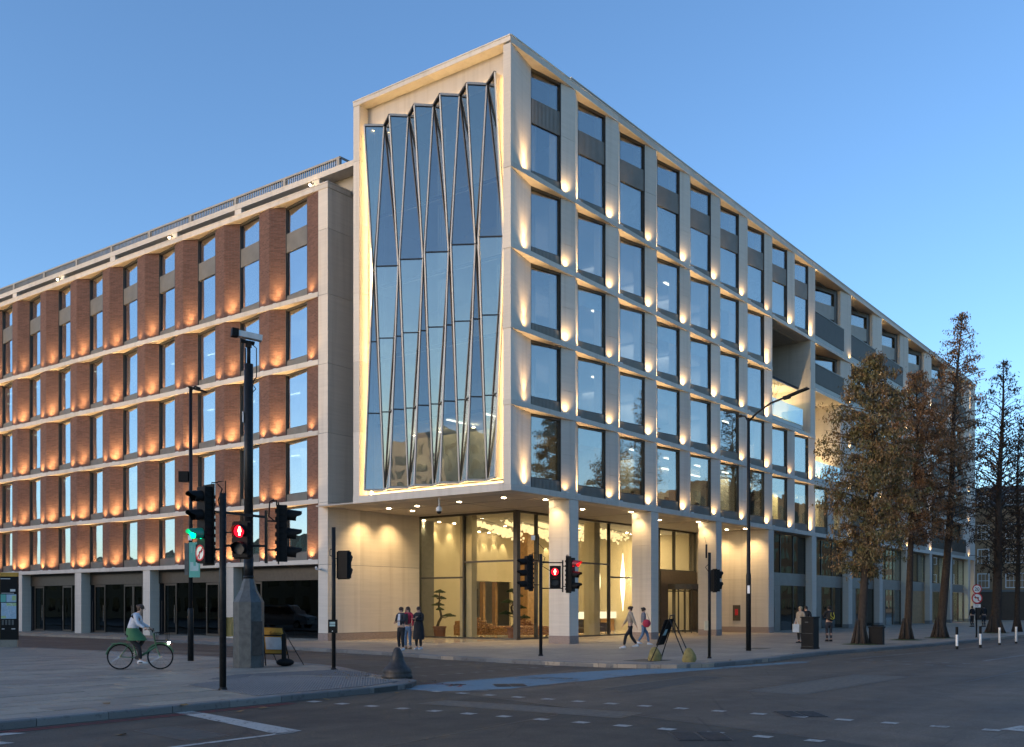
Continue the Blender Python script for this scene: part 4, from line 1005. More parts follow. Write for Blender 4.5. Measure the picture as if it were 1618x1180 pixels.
for i in range(6):
    for j in range(NJ):
        a, b = WY[j] + .003, WY[j + 1] - .003; m = MB()
        if i == 5: m.box(WX - .03, WX + .9, a, b, wb[i], wt[i] - .06); m.box(WX - .05, WX + .9, a, b, wt[i] - .055, wt[i])
        else: m.box(WX - .03, WX + .8, a, b, wb[i], wt[i])
        m.build('ledge', 'limestone', WB, WO)
protoW = {}
WOv = Vector(WO)
for f in range(5):
    z0, z1 = wt[f], wb[f + 1]; protoW[f] = window_meshes('w', 2.0, z1 - z0 - .003, (2.65, 3.62) if f == 4 else None, .42, 'wing_glass')
    for j in range(NJ + 1):
        y = WY[j]
        poly = [(WX, y), (WX + .136, y + .95), (WX + .75, y + .95), (WX + .75, y)] if j == 0 else [(WX + .42, y - .77), (WX, y), (WX + .136, y + .95), (WX + .75, y + .95), (WX + .75, y - .77)]
        m = MB(); m.prism(poly, z0, z1); m.build('brick_pier', 'red_brick', WB, WO)
        if j < NJ:
            P0 = (WX + .42, y + 3.71 - .77); P1 = (WX + .136, y + .95)
            w = place_window(protoW[f], WB, (P0[0] - WO[0], P0[1] - WO[1]), (P1[0] - WO[0], P1[1] - WO[1]), z0 + .001, {(2, 1): 'blind_half', (3, 3): 'blind_half', (4, 2): 'blind', (6, 4): 'blind_half', (1, 2): 'blind_half', (5, 1): 'blind'}.get((j, f)))
        if j: spot_shared('wing_beam', (WX + .03, y - .55, z0 + .08), (.04, 0, 1), 150, 66, 1.0, .05, (1, .62, .28), WB, WO)  # added narrow beam without a fitting, makes the ledge underside glow
        for (py_, px_, ly, lx, pk) in ((y + .6, WX + .02, y + .60, WX - .16, .6), (y - .38, WX + .04, y - .45, WX - .09, 1.0)):
            if j == 0 and py_ < y: continue
            m = MB(); m.box(px_ - .03, px_ + .03, py_ - .12, py_ + .12, z0 + .002, z0 + .04); m.build('uplight', 'white_plastic', WB, WO)
            kk = rb.choice((0, 1, 1, 2, 2, 3)); spot_shared('wing%d%d%g' % (f, kk, pk), (lx, ly, z0 + .06), (.14, 0, 1), pk * (150.0, 105.0, 90.0, 75.0, 46.0)[f] * (.45, .8, 1.0, 1.25)[kk], 130, 1.0, .06, (1, .61, .26), WB, WO)
    m = MB(); m.box(WX + .75, 6.5, 12.3, 60.6, z0 - .12, z0 - .02); m.build('floor_slab', 'carpet', WB, WO)
    m = MB(); m.box(WX + .76, 6.5, 12.3, 60.6, z1, z1 + .05); m.build('ceiling_panel', 'ceiling_white', WB, WO)
    m = MB(); m.box(6.5, 6.6, 12.3, 60.6, z0, z1); m.build('rear_wall', 'plaster', WB, WO)
    for j in range(1, NJ):
        if rb.random() < .5: m = MB(); m.box(2.6, 6.5, WY[j] - .05, WY[j] + .05, z0, z1); m.build('partition_wall', 'plaster', WB, WO)
        if rb.random() < {0: .0, 1: .75, 2: .35, 3: .5, 4: .1}[f]: m = MB(); m.box(2.4, 2.5, WY[j] - 2.6, WY[j] - .8, z1 - .05, z1 - .02); m.box(4.2, 4.3, WY[j] - 2.6, WY[j] - .8, z1 - .05, z1 - .02); m.build('ceiling_light', 'office_lamp', WB, WO)
        if rb.random() < .5 and f < 4:
            m = MB(); z = z0; yy = WY[j] - 2.8; m.box(1.7, 2.5, yy, yy + 1.9, z + .7, z + .74); m.box(1.9, 1.95, yy + .3, yy + .85, z + .85, z + 1.2, 1); m.box(1.9, 1.95, yy + 1.1, yy + 1.65, z + .85, z + 1.2, 1); m.box(2.7, 2.8, yy + .6, yy + 1.1, z + .4, z + 1.15, 1); m.build('desk', ['office_grey', 'office_dark'], WB, WO)
for f, p in ((1, 60), (3, 26), (2, 12)):
    for yy in (16, 24, 34): area((3.6, yy, wb[f + 1] - .08), 2.5, 5, p, (1, .86, .6), WB, WO)
# ground floor: columns, fascia and glazed doors
cy = [(18.93, 19.58), (26.6, 27.3), (34.0, 34.74), (41.35, 42.1), (48.8, 49.5), (56.2, 56.9)]
for a, b in cy: m = MB(); m.box(WX, WX + .7, a, b, .0, 3.775); m.build('column', 'limestone', WB, WO)
edges = [(12.28, 18.93)] + [(cy[i][1], cy[i + 1][0]) for i in range(5)]
for k, (a, b) in enumerate(edges):
    X = 1.12
    m = MB(); m.box(X - .04, X + .1, a, b, 3.02, 3.775); m.build('fascia', 'bronze', WB, WO)
    m = MB(); m.box(X - .02, X + .1, a, b, -.01, .07); m.build('threshold', 'grey_steel', WB, WO)
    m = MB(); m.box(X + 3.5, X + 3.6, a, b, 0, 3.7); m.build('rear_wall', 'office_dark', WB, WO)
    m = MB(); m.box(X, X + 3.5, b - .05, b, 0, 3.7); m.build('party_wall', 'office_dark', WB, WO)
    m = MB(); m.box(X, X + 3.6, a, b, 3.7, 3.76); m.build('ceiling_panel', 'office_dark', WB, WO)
    def door(y0, y1, hy):
        m = MB(); m.box(X - .05, X + .06, y0, y0 + .09, .07, 3.0); m.box(X - .05, X + .06, y1 - .09, y1, .07, 3.0); m.box(X - .05, X + .06, y0 + .09, y1 - .09, 2.88, 3.0); m.box(X - .05, X + .06, y0 + .09, y1 - .09, .07, .17)
        d = m.build('door', 'bronze', WB, WO); m = MB(); m.box(X, X + .015, y0 + .09, y1 - .09, .17, 2.88); m.build('pane', 'shop_glass', d, WO) ; d.children[-1].location = (0, 0, 0)
        m = MB(); m.tube([(X - .10, hy, .75), (X - .10, hy, 1.75)], .018, 6); m.tube([(X - .10, hy, .8), (X - .04, hy, .8)], .012, 5); m.tube([(X - .10, hy, 1.7), (X - .04, hy, 1.7)], .012, 5); h = m.build('handle', 'chrome', d, WO)
    def pane_(y0, y1): m = MB(); m.box(X, X + .015, y0 + .015, y1 - .015, .07, 3.02); m.build('pane', 'shop_glass', WB, WO)
    if k == 0: door(17.3, 18.5, 17.4); pane_(14.8, 17.3); pane_(12.3, 14.8)
    else:
        door(b - 1.75, b - .55, b - 1.62); pane_(b - 3.9, b - 1.75)
        if k % 2: door(a + 1.35, a + 2.5, a + 2.4); pane_(a + .0, a + 1.35); pane_(a + 2.5, b - 3.9)
        else: door(a + .9, a + 1.9, a + 1.8); door(a + 1.92, a + 2.9, a + 2.0); pane_(a + 2.9, b - 3.9); pane_(a, a + .9)
    m = MB(); m.box(X - .06, X + .06, b - .35, b - .28, .07, 2.0); m.build('post', 'dark_gasket', WB, WO)
# set-back roof storey with railings and floodlights
m = MB(); m.box(2.0, 2.1, 11.0, 60.6, 22.3, 23.3); m.build('plant_screen', 'zinc', WB, WO)
for k in range(8): m = MB(); m.box(1.2, 2.4, 10.4 + k * 6.3, 10.4 + (k + 1) * 6.3 - .008, 23.22, 23.50); m.build('roof_beam', 'limestone', WB, WO)
m = MB(); m.box(WX + .9, 9, 12.28, 60.6, 22.2, 22.3); m.box(2.1, 9, 10.5, 60.6, 23.3, 23.45); m.build('roof', 'roof_felt', WB, WO)
m = MB(); m.box(1.3, 3.2, 11.75, 60, 23.5, 23.53)
m.build('roof_edge', 'zinc', WB, WO)
m = MB(); y = 11.8
while y < 60: m.box(1.45, 1.5, y, y + .05, 23.52, 23.98); y += .15
o = m.build('railing_picket', 'zinc', WB, WO); o['kind'] = 'stuff'
m = MB(); m.box(1.42, 1.54, 11.75, 60, 23.98, 24.08); m.box(1.42, 3.2, 11.72, 11.78, 23.98, 24.08); [m.box(1.4, 1.56, yy, yy + .22, 23.52, 23.98) for yy in [11.75 + 4.05 * k for k in range(12)]]; m.build('railing', 'zinc', WB, WO)
m = MB(); m.box(2.3, 2.4, 13.5, 60, 23.4, 24.0); m.build('plant_screen', 'louvre', WB, WO)
for k, y in enumerate((43.5, 37.3, 31.4, 25.0, 19.2, 13.0)):
    m = MB(); m.box(1.22, 2.0, y, y + .55, 22.48, 23.215); m.build('roof_post', 'limestone', WB, WO)
    if k % 2:
        m = MB(); m.ball((1.0, y + .45, 22.93), .06, 12, 8); m.build('floodlight', 'flood_glow', WB, WO); m = MB(); m.bar((1.03, y + .45, 22.96), (1.25, y + .45, 23.1), .05, .05); m.build('floodlight_arm', 'black_paint', WB, WO)
m = MB(); m.box(6.62, 9.1, 12.3, 60.6, 0, 23.2); m.build('core_wall', 'office_grey', WB, WO)
sc_ = empty('security_camera', (.2, 12.1, 3.55), 'small white bullet camera on the stone corner of the brick block', 'camera')
m = MB(); m.bar((WX, 12.1, 3.5), (.25, 12.1, 3.5), .05, .05); m.build('bracket', 'white_plastic', sc_, (.2, 12.1, 3.55)); m = MB(); m.tube([(.28, 12.2, 3.6), (.0, 11.85, 3.52)], .06, 10); m.build('housing', 'white_plastic', sc_, (.2, 12.1, 3.55))

# ================================================================== OLD BRICK HOUSE AT THE END OF THE STREET
OB = empty('brick_house', (95, -4, 0), 'old yellow-brown brick house with white sash windows beyond the last tree', 'house'); OO = (95, -4, 0)
m = MB(); m.box(95, 110, -9, 6.2, -.2, 13.3); m.build('wall', 'stock_brick', OB, OO)
m = MB(); m.box(94.94, 95, -9, 6.2, -.2, 3.3); m.build('ground_wall', 'dark_wood', OB, OO)
m = MB(); m.box(94.85, 95.0, -9.1, 6.3, 3.3, 3.55); m.build('string_course', 'office_grey', OB, OO)
m = MB(); m.add([(94.8, -9, 13.3), (110, -9, 13.3), (110, 6.2, 13.3), (94.8, 6.2, 13.3), (96.4, -8, 15.8), (108, -8, 15.8), (108, 5, 15.8), (96.4, 5, 15.8)], [(0, 3, 7, 4), (4, 7, 6, 5), (0, 4, 5, 1), (3, 2, 6, 7)]); m.build('roof', 'roof_felt', OB, OO)
for y in (1.74, -1.3, -2.6, -4.6, -6.6):
    for z in (3.75, 6.65, 9.5, 13.4):
        if z > 13 and y < -5: continue
        m = MB(); w_, h_ = .66, 1.75 if z < 12 else 1.3; x = 94.93 if z < 12 else 94.9
        m.box(x, x + .1, y - w_, y - w_ + .1, z, z + h_); m.box(x, x + .1, y + w_ - .1, y + w_, z, z + h_); m.box(x, x + .1, y - w_ + .1, y + w_ - .1, z, z + .1); m.box(x, x + .1, y - w_ + .1, y + w_ - .1, z + h_ - .1, z + h_)
        m.box(x + .01, x + .09, y - w_ + .1, y + w_ - .1, z + h_ / 2 - .03, z + h_ / 2 + .03)
        for q in (-.2, .2): m.box(x + .03, x + .08, y + q - .015, y + q + .015, z + .1, z + h_ - .1)
        w = m.build('window', 'sign_white', OB, OO); m = MB(); m.box(x + .08, x + .09, y - w_ + .1, y + w_ - .1, z + .1, z + h_ - .1); m.build('pane', 'shop_glass', w, OO)
        if z > 12: m = MB(); m.box(94.95, 97, y - w_ - .1, y + w_ + .1, z - .1, z + h_ + .15); m.build('dormer', 'dark_wood', OB, OO)
m = MB(); m.tube([(94.85, -.1, 0), (94.85, -.1, 13.3)], .07, 6); m.build('drainpipe', 'black_paint', OB, OO)

# ================================================================== ACROSS THE STREET (only seen in reflections)
def far_block(x0, x1, y0, y1, h, label, mat='stock_brick', name='brick_house', cat='building'):
    o = (x0, y0, 0); b = empty(name, o, label, cat); m = MB(); m.box(x0, x1, y0, y1, -.1, h); m.build('wall', mat, b, o)
    m = MB()
    nx = int((x1 - x0) / 3); ny = int((y1 - y0) / 3); nz = int(h / 3.2)
    for k in range(nz):
        for i in range(nx):
            x = x0 + 1 + i * (x1 - x0 - 1) / nx; m.box(x, x + 1.5, y1, y1 + .05, .9 + k * 3.2, 2.8 + k * 3.2); m.box(x, x + 1.5, y0 - .05, y0, .9 + k * 3.2, 2.8 + k * 3.2)
        for i in range(ny):
            y = y0 + 1 + i * (y1 - y0 - 1) / ny; m.box(x0 - .05, x0, y, y + 1.5, .9 + k * 3.2, 2.8 + k * 3.2); m.box(x1, x1 + .05, y, y + 1.5, .9 + k * 3.2, 2.8 + k * 3.2)
    o_ = m.build('windows', 'shop_glass', b, o); o_['kind'] = 'stuff'
far_block(8, 66, -62, -46, 14, 'low brown brick terrace across the main road behind the camera side')
far_block(68, 330, -64, -48, 17, 'taller brown brick terrace further along across the main road')
far_block(-124, -104, -112, -94, 47, 'tall grey apartment tower far behind the viewpoint', 'zinc', 'tower_block')
far_block(-80, -48, 26, 240, 13, 'low brick terrace across the side street left of the view')

# ================================================================== TREES
def tree(x, y, H, lean, label, zlow, prof, nbr, nleaf, mat, seed, r0=.22, leafsz=.10, up=.35, kind='tree', clump=1.0):
    rr = random.Random(seed); T_ = empty('redwood_tree', (x, y, 0), label, 'tree', 'redwood trees along the kerb'); o = (x, y, 0)
    rt = Vector((.6027, -.798, 0)); pts = []
    for i in range(13):
        f = i / 12; w = .05 * math.sin(f * 9 + seed) * f * 2
        pts.append(Vector((0, 0, -.05)) + rt * (lean * (f ** .8) + w) + Vector((.03 * math.sin(f * 7 + seed), 0, 0)) + Vector((0, 0, H * f)))
    def tr(f):
        s = max(0, min(11.999, f * 12)); i = int(s); return pts[i].lerp(pts[i + 1], s - i)
    rad = [r0 * (1.55 if i == 0 else 1) * (1 - i / 12) ** .85 + .012 for i in range(13)]
    pts2 = [pts[0], pts[0].lerp(pts[1], .12), pts[0].lerp(pts[1], .4)] + pts[1:]; rad2 = [r0 * 1.45, r0 * 1.12, r0 * .96] + [q * .9 for q in rad[1:]]
    m = MB(); m.smooth = True; m.tube(pts2, rad2, 10)
    for k in range(6):   # buttress roots
        a = k * 1.05 + seed; m.tube([Vector((math.cos(a) * r0 * 1.5, math.sin(a) * r0 * 1.5, -.02)), Vector((math.cos(a) * r0 * 1.15, math.sin(a) * r0 * 1.15, .35)), Vector((math.cos(a) * r0 * .7, math.sin(a) * r0 * .7, 1.1))], [r0 * .42, r0 * .35, r0 * .1], 6)
    m.build('trunk', 'bark', T_)
    bm_, lm = MB(), MB(); tips = []
    for b in range(nbr):
        f = zlow / H + (1 - zlow / H) * ((b + rr.random()) / nbr) ** 1.0; f = min(f, .985); z = f * H
        L = prof(z) * rr.uniform(.6, 1.12); az = b * 2.399 + rr.uniform(-.5, .5); s = tr(f); d = Vector((math.cos(az), math.sin(az), 0))
        n = 5; c = []
        for i in range(n + 1):
            q = i / n; c.append(s + d * L * q + Vector((rr.uniform(-.05, .05) * q, rr.uniform(-.05, .05) * q, L * (up * q * 1.5 - up * .75 * q * q))))
        br = .012 + .020 * L * (1 - f * .5); bm_.tube(c, [br * (1 - .8 * i / n) + .004 for i in range(n + 1)], 4, cap=False)
        for i in range(1, n + 1): tips.append((c[i], d, L * .35 * (1.1 - .15 * i)))
        for t_ in range(3):
            q = rr.uniform(.3, .9); i = int(q * n); p = c[i].lerp(c[i + 1], q * n - i); a2 = az + rr.choice((-1, 1)) * rr.uniform(.5, 1.1); d2 = Vector((math.cos(a2), math.sin(a2), rr.uniform(-.1, .35)))
            L2 = L * rr.uniform(.25, .45); e = p + d2 * L2; mdd = p + d2 * L2 * .5 + Vector((0, 0, .05)); bm_.tube([p, mdd, e], [br * .4, br * .25, .004], 3, cap=False); tips += [(e, d2, L * .22), (mdd, d2, L * .22)]
    bm_.build('branches', 'bark', T_)
    # clustered, drooping foliage with gaps
    keep = [t_ for t_ in tips if rr.random() < clump]
    wts = [max(.15, t_[2]) for t_ in keep]
    for t_i in rr.choices(range(len(keep)), wts, k=nleaf // 9):
        c, d, sp = keep[t_i]; sp = min(sp, .55); cc = c + Vector((rr.gauss(0, sp * .45), rr.gauss(0, sp * .45), rr.gauss(-.05, sp * .3)))
        for _ in range(9):
            p = cc + Vector((rr.gauss(0, .10), rr.gauss(0, .10), rr.gauss(0, .09))); s_ = leafsz * rr.uniform(.6, 1.3)
            a = rr.uniform(0, 6.28); dr = Vector((math.cos(a) * .6, math.sin(a) * .6, rr.uniform(-1.3, -.2))).normalized() * s_ * 1.5; sd_ = Vector((-math.sin(a), math.cos(a), rr.uniform(-.4, .4))) * s_ * .32
            lm.add([p - sd_ * .3, p + dr * .5 - sd_, p + dr, p + dr * .5 + sd_], [(0, 1, 2, 3)])
    lm.build('foliage', mat, T_)
    return T_
def interp(tab):
    def f(z):
        for (a, ra), (b, rb_) in zip(tab, tab[1:]):
            if a <= z <= b: return ra + (rb_ - ra) * (z - a) / (b - a)
        return tab[-1][1] if z > tab[-1][0] else tab[0][1]
    return f
tree(11.85, -10.57, 13.1, .75, 'bushiest olive and rust redwood, nearest to the camera, beside the black bin', 3.0, interp([(2.4, .9), (4, 1.6), (6, 2.1), (8.5, 2.1), (10.5, 1.5), (12, .9), (13.1, .3)]), 95, 29000, 'leaf_autumn', 3, .22, .10)
tree(18.97, -10.58, 13.6, .6, 'second redwood from the camera, dense rust brown crown on a straight trunk', 4.8, interp([(4, 1.0), (6, 1.8), (9, 2.2), (11.5, 1.5), (13, .7), (13.6, .3)]), 85, 20000, 'leaf_rust', 8, .21, .10)
tree(23.05, -11.17, 17.4, 1.1, 'tallest redwood with leaning trunk and thin pointed top above the roofline', 5.0, interp([(4, .8), (7, 1.7), (9.5, 2.1), (12, 1.5), (14, 1.5), (16, .8), (17.4, .2)]), 120, 9500, 'leaf_rust', 5, .26, .10, clump=.5)
tree(35.4, -11.4, 17.3, .5, 'thinly leafed dark redwood in front of the old brick house', 3.5, interp([(3, 1.2), (6, 2.6), (10, 2.8), (13, 1.9), (15.5, 1.0), (17.3, .2)]), 130, 7500, 'leaf_dark', 13, .34, .12, clump=.5, up=.6)
tree(39.6, -11.9, 13.6, .1, 'farthest redwood at the right edge, lower and bare-branched', 3.5, interp([(3, 1.2), (6, 2.2), (10, 2.2), (12, 1.2), (13.6, .2)]), 90, 5500, 'leaf_dark', 17, .2, .12, clump=.6, up=.5)
for (x, y, hgt, sd_, lb) in ((30, -38, 12, 31, 'leafy redwood across the main road, left of its pair'), (47, -36, 14, 37, 'leafy redwood across the main road, right of its pair')):
    t_ = tree(x, y, hgt, .1, lb, 3, interp([(2, 1.5), (6, 2.8), (9, 2.4), (14, .4)]), 50, 6000, 'leaf_dark', sd_, .25, .25); t_['group'] = 'redwoods across the road'
rg = random.Random(77)
for (x, y) in ((11.85, -10.57), (18.97, -10.58), (23.05, -11.17), (35.4, -11.4)):
    m = MB()
    for i in range(900):
        a = rg.uniform(0, 6.28); r_ = abs(rg.gauss(0, .42)) + .1; px_, py_ = x + r_ * math.cos(a), y + r_ * math.sin(a); h = rg.uniform(.03, .11); dx, dy = rg.uniform(-.03, .03), rg.uniform(-.03, .03)
        m.add([(px_ - .012, py_, 0), (px_ + .012, py_ + .01, 0), (px_ + dx, py_ + dy, h)], [(0, 1, 2)])
    m.lathe([(.8, .0), (.5, .03), (.1, .05)], (x, y, 0), 14); tag(m.build('grass_tuft', 'grass'), kind='stuff')
def bonsai(x, y, h, pads, pot, label, seed, potc='terracotta'):
    rr = random.Random(seed); b = empty('bonsai_tree', (x, y, 0), label, 'potted tree', 'potted bonsai trees in the lobby')
    m = MB(); m.lathe(pot, (0, 0, 0), 18); m.build('pot', potc, b)
    ph = pot[-1][1]; pts = [Vector((.12 * math.sin(i * 1.3 + seed), .1 * math.cos(i * 1.7), ph - .05 + (h - ph) * i / 7)) for i in range(8)]
    m = MB(); m.smooth = True; m.tube(pts, [.075 * (1 - i / 9) + .012 for i in range(8)], 7)
    lm = MB()
    for (px_, py_, pz, pr) in pads:
        base = min(pts, key=lambda q: abs(q.z - pz + .1)); m.tube([base, Vector((px_ * .6, py_ * .6, pz - .1)), Vector((px_, py_, pz))], [.03, .022, .012], 5)
        for _ in range(int(900 * pr * pr / .09)):
            a = rr.uniform(0, 6.28); q = math.sqrt(rr.random()) * pr; p = Vector((px_ + q * math.cos(a), py_ + q * math.sin(a), pz + rr.uniform(-.02, .16) * (1.1 - q / pr))); s_ = rr.uniform(.02, .045)
            u_ = Vector((rr.uniform(-1, 1), rr.uniform(-1, 1), rr.uniform(-1, 1))).normalized() * s_; v_ = u_.orthogonal().normalized() * s_
            lm.add([p - u_, p - v_, p + u_, p + v_], [(0, 1, 2, 3)])
    m.build('trunk', 'bark', b); lm.build('foliage', 'leaf_bonsai', b)
POT = [(.24, 0), (.30, .05), (.34, .5), (.38, .52), (.38, .6), (.33, .6)]
bonsai(8.1, 11.0, 2.5, [(0, 0, 2.45, .3), (.15, 0, 2.1, .25), (.1, .2, 1.75, .33), (-.1, -.1, 1.5, .22), (.3, -.4, 1.15, .38), (-.2, .1, 2.2, .2)], POT, 'tiered bonsai in a terracotta pot behind the three women', 4)
bonsai(8.05, 5.9, 2.5, [(0, .1, 2.45, .3), (-.2, .2, 1.9, .34), (.2, -.3, 1.6, .3), (-.25, .3, 1.3, .36), (.3, -.45, 1.1, .3), (.2, -.2, 2.2, .2)], POT, 'tiered bonsai in a planter at the glass lobby corner', 6)
bonsai(13.4, 6.6, 2.5, [(0, 0, 2.5, .4), (-.3, 0, 2.1, .33), (.3, -.2, 2.0, .35), (-.3, 0, 1.7, .3), (.5, -.4, 1.35, .38), (.1, -.1, 2.3, .3)], [(.40, 0), (.62, .05), (.70, .28), (.74, .32), (.66, .32)], 'wide-topped bonsai in a low dark bowl right of the first column', 9, 'slate_pot')

# lobby seating
def soft_block(m, x0, x1, y0, y1, z0, z1, r=.07):
    n = 4; poly = []
    for (cx_, cy_, a0) in ((x1 - r, y1 - r, 0), (x0 + r, y1 - r, 90), (x0 + r, y0 + r, 180), (x1 - r, y0 + r, 270)):
        for k in range(n + 1): t_ = R(a0 + 90 * k / n); poly.append((cx_ + r * math.cos(t_), cy_ + r * math.sin(t_)))
    c = ((x0 + x1) / 2, (y0 + y1) / 2); ins = lambda s: [(c[0] + (p[0] - c[0]) * s, c[1] + (p[1] - c[1]) * s) for p in poly]
    L = [(poly, z0), (poly, z1 - r), (ins(.97), z1 - r * .35), (ins(.90), z1)]; b = len(m.v); k = len(poly)
    for pl, z in L: m.v += [(p[0], p[1], z) for p in pl]
    for i in range(len(L) - 1):
        for q in range(k): m.f.append((b + i * k + q, b + i * k + (q + 1) % k, b + (i + 1) * k + (q + 1) % k, b + (i + 1) * k + q)); m.mi.append(0)
    m.f.append(tuple(b + (len(L) - 1) * k + q for q in range(k))); m.mi.append(0)
def chaise(x, y, rz, label, L=2.6, scroll=True):
    s = empty('chaise_longue', (x, y, 0), label, 'sofa', 'tufted orange lounge seats in the lobby', rz)
    m = MB(); m.smooth = True; soft_block(m, -L / 2, L / 2, -.5, .5, .14, .62, .1); m.build('seat', 'tufted_leather', s)
    if scroll:
        m = MB(); m.smooth = True
        prof = [(-L / 2 + .0, .62), (-L / 2 + .25, .72), (-L / 2 + .55, .9), (-L / 2 + .9, 1.0)]
        for i in range(4):
            x0 = -L / 2 - .1 + i * .32; soft_block(m, x0, x0 + .36, -.5, .5, .3, 1.25 - i * .17, .12)
        m.build('backrest', 'tufted_leather', s)
    for sx in (-1, 1):
        for sy in (-1, 1): m = MB(); m.lathe([(.03, 0), (.045, .14)], (sx * (L / 2 - .15), sy * .4, 0), 8); m.build('leg', 'dark_wood', s)
RZL = R(-52.9)
chaise(9.6, 8.6, RZL, 'orange tufted chaise with high curled back behind the wide lobby pane', 2.3)
chaise(10.75, 6.9, RZL, 'backless orange tufted bench nearest the glass lobby corner', 2.2, False)
chaise(11.6, 7.6, RZL, 'orange tufted lounge seat directly behind the corner bench', 1.4, True)
def armchair(x, y, rz, label, mat='dark_wood'):
    s = empty('armchair', (x, y, 0), label, 'armchair', 'low dark armchairs in the lobby', rz); m = MB(); m.smooth = True; soft_block(m, -.4, .4, -.4, .4, .12, .42, .06); m.build('seat', mat, s)
    m = MB(); m.smooth = True; soft_block(m, -.52, -.38, -.45, .45, .1, .68, .06); soft_block(m, .38, .52, -.45, .45, .1, .68, .06); m.build('armrests', mat, s); m = MB(); m.smooth = True; soft_block(m, -.45, .45, .35, .5, .1, .9, .06); m.build('backrest', mat, s)
    for sx in (-1, 1):
        for sy in (-1, 1): m = MB(); m.tube([(sx * .4, sy * .38, 0), (sx * .4, sy * .38, .14)], .025, 6); m.build('leg', 'dark_wood', s)
armchair(16.4, 7.2, R(-50), 'dark leather armchair right of the low bonsai bowl'); armchair(19.4, 8.0, R(-30), 'dark armchair beside the second column'); armchair(9.0, 10.0, R(120), 'orange armchair at the left end of the lounge seats', 'tufted_leather')
bt = empty('side_table', (10.2, 7.6, 0), 'small round side table with cups between the orange seats', 'table'); m = MB(); m.lathe([(.2, 0), (.03, .03), (.03, .45), (.25, .46), (.25, .5)], (0, 0, 0), 14); m.build('tabletop', 'dark_wood', bt)
# tree in the loggia planter
ltp = empty('planter_tree', (30.6, 1.35, 14.0), 'bare multi-stemmed shrub in the loggia behind glass balustrade', 'plant'); m = MB(); rr = random.Random(3)
def twig(p, d, L, r, n):
    e = p + d * L; m.tube([p, p.lerp(e, .5) + Vector((rr.uniform(-.04, .04), 0, 0)), e], [r, r * .8, r * .55], 4, cap=False)
    if n: [twig(e, (d + Vector((rr.uniform(-.6, .6), rr.uniform(-.3, .3), rr.uniform(-.1, .3)))).normalized(), L * .72, r * .6, n - 1) for _ in range(2)]
for k in range(4): twig(Vector((k * .12 - .2, 0, .1)), Vector((rr.uniform(-.35, .35), rr.uniform(-.1, .1), 1)).normalized(), .95, .022, 4)
m.build('stems', 'bark', ltp)

# ================================================================== STREET FURNITURE
RV = R(37.06 - 90)
def text_on(s, size, mat, parent, loc, rot, ext=.002, align='CENTER'):
    cu = bpy.data.curves.new('lettering', 'FONT'); cu.body = s; cu.size = size; cu.align_x = align; cu.align_y = 'CENTER'; cu.extrude = ext
    o = bpy.data.objects.new('lettering', cu); COL.objects.link(o); bpy.context.view_layer.update()
    me = bpy.data.meshes.new_from_object(o.evaluated_get(bpy.context.evaluated_depsgraph_get())); bpy.data.objects.remove(o)
    me.materials.clear(); me.materials.append(M[mat]); o = bpy.data.objects.new('lettering', me); COL.objects.link(o); o.parent = parent; o.location = loc; o.rotation_euler = rot; return o
def disc(parent, name, c, r, mat, th=.006, n=24, r_in=0):
    # disc facing local -Y
    m = MB(); b = 0
    ring = lambda rr_, y: [(c[0] + rr_ * math.cos(2 * math.pi * k / n), c[1] + y, c[2] + rr_ * math.sin(2 * math.pi * k / n)) for k in range(n)]
    if r_in: m.add(ring(r, -th) + ring(r_in, -th) + ring(r, 0) + ring(r_in, 0), [(k, (k + 1) % n, n + (k + 1) % n, n + k) for k in range(n)] + [(k, (k + 1) % n, 2 * n + (k + 1) % n, 2 * n + k) for k in range(n)])
    else: m.add(ring(r, -th) + ring(r, 0), [tuple(range(n)), tuple(range(2 * n - 1, n - 1, -1))] + [(k, (k + 1) % n, n + (k + 1) % n, n + k) for k in range(n)])
    return m.build(name, mat, parent)
def visor(parent, z, r, L, mat, y0=-.12):
    m = MB(); n = 16; vs = []
    for k in range(n + 1):
        a = R(-50 + 280 * k / n); cut = L * (1.0 if 20 < k * 17.5 < 260 else .45)
        cut = L * max(.25, min(1, .35 + .9 * max(0, math.sin(a)) + .25))
        for rr_ in (r, r - .006): vs += [(rr_ * math.cos(a), y0, z + rr_ * math.sin(a)), (rr_ * math.cos(a), y0 - cut, z + rr_ * math.sin(a) * .96 - cut * .10)]
    fs = []
    for k in range(n): b = k * 4; fs += [(b, b + 4, b + 5, b + 1), (b + 2, b + 3, b + 7, b + 6), (b + 1, b + 5, b + 7, b + 3)]
    m.add(vs, fs); return m.build('visor', mat, parent)
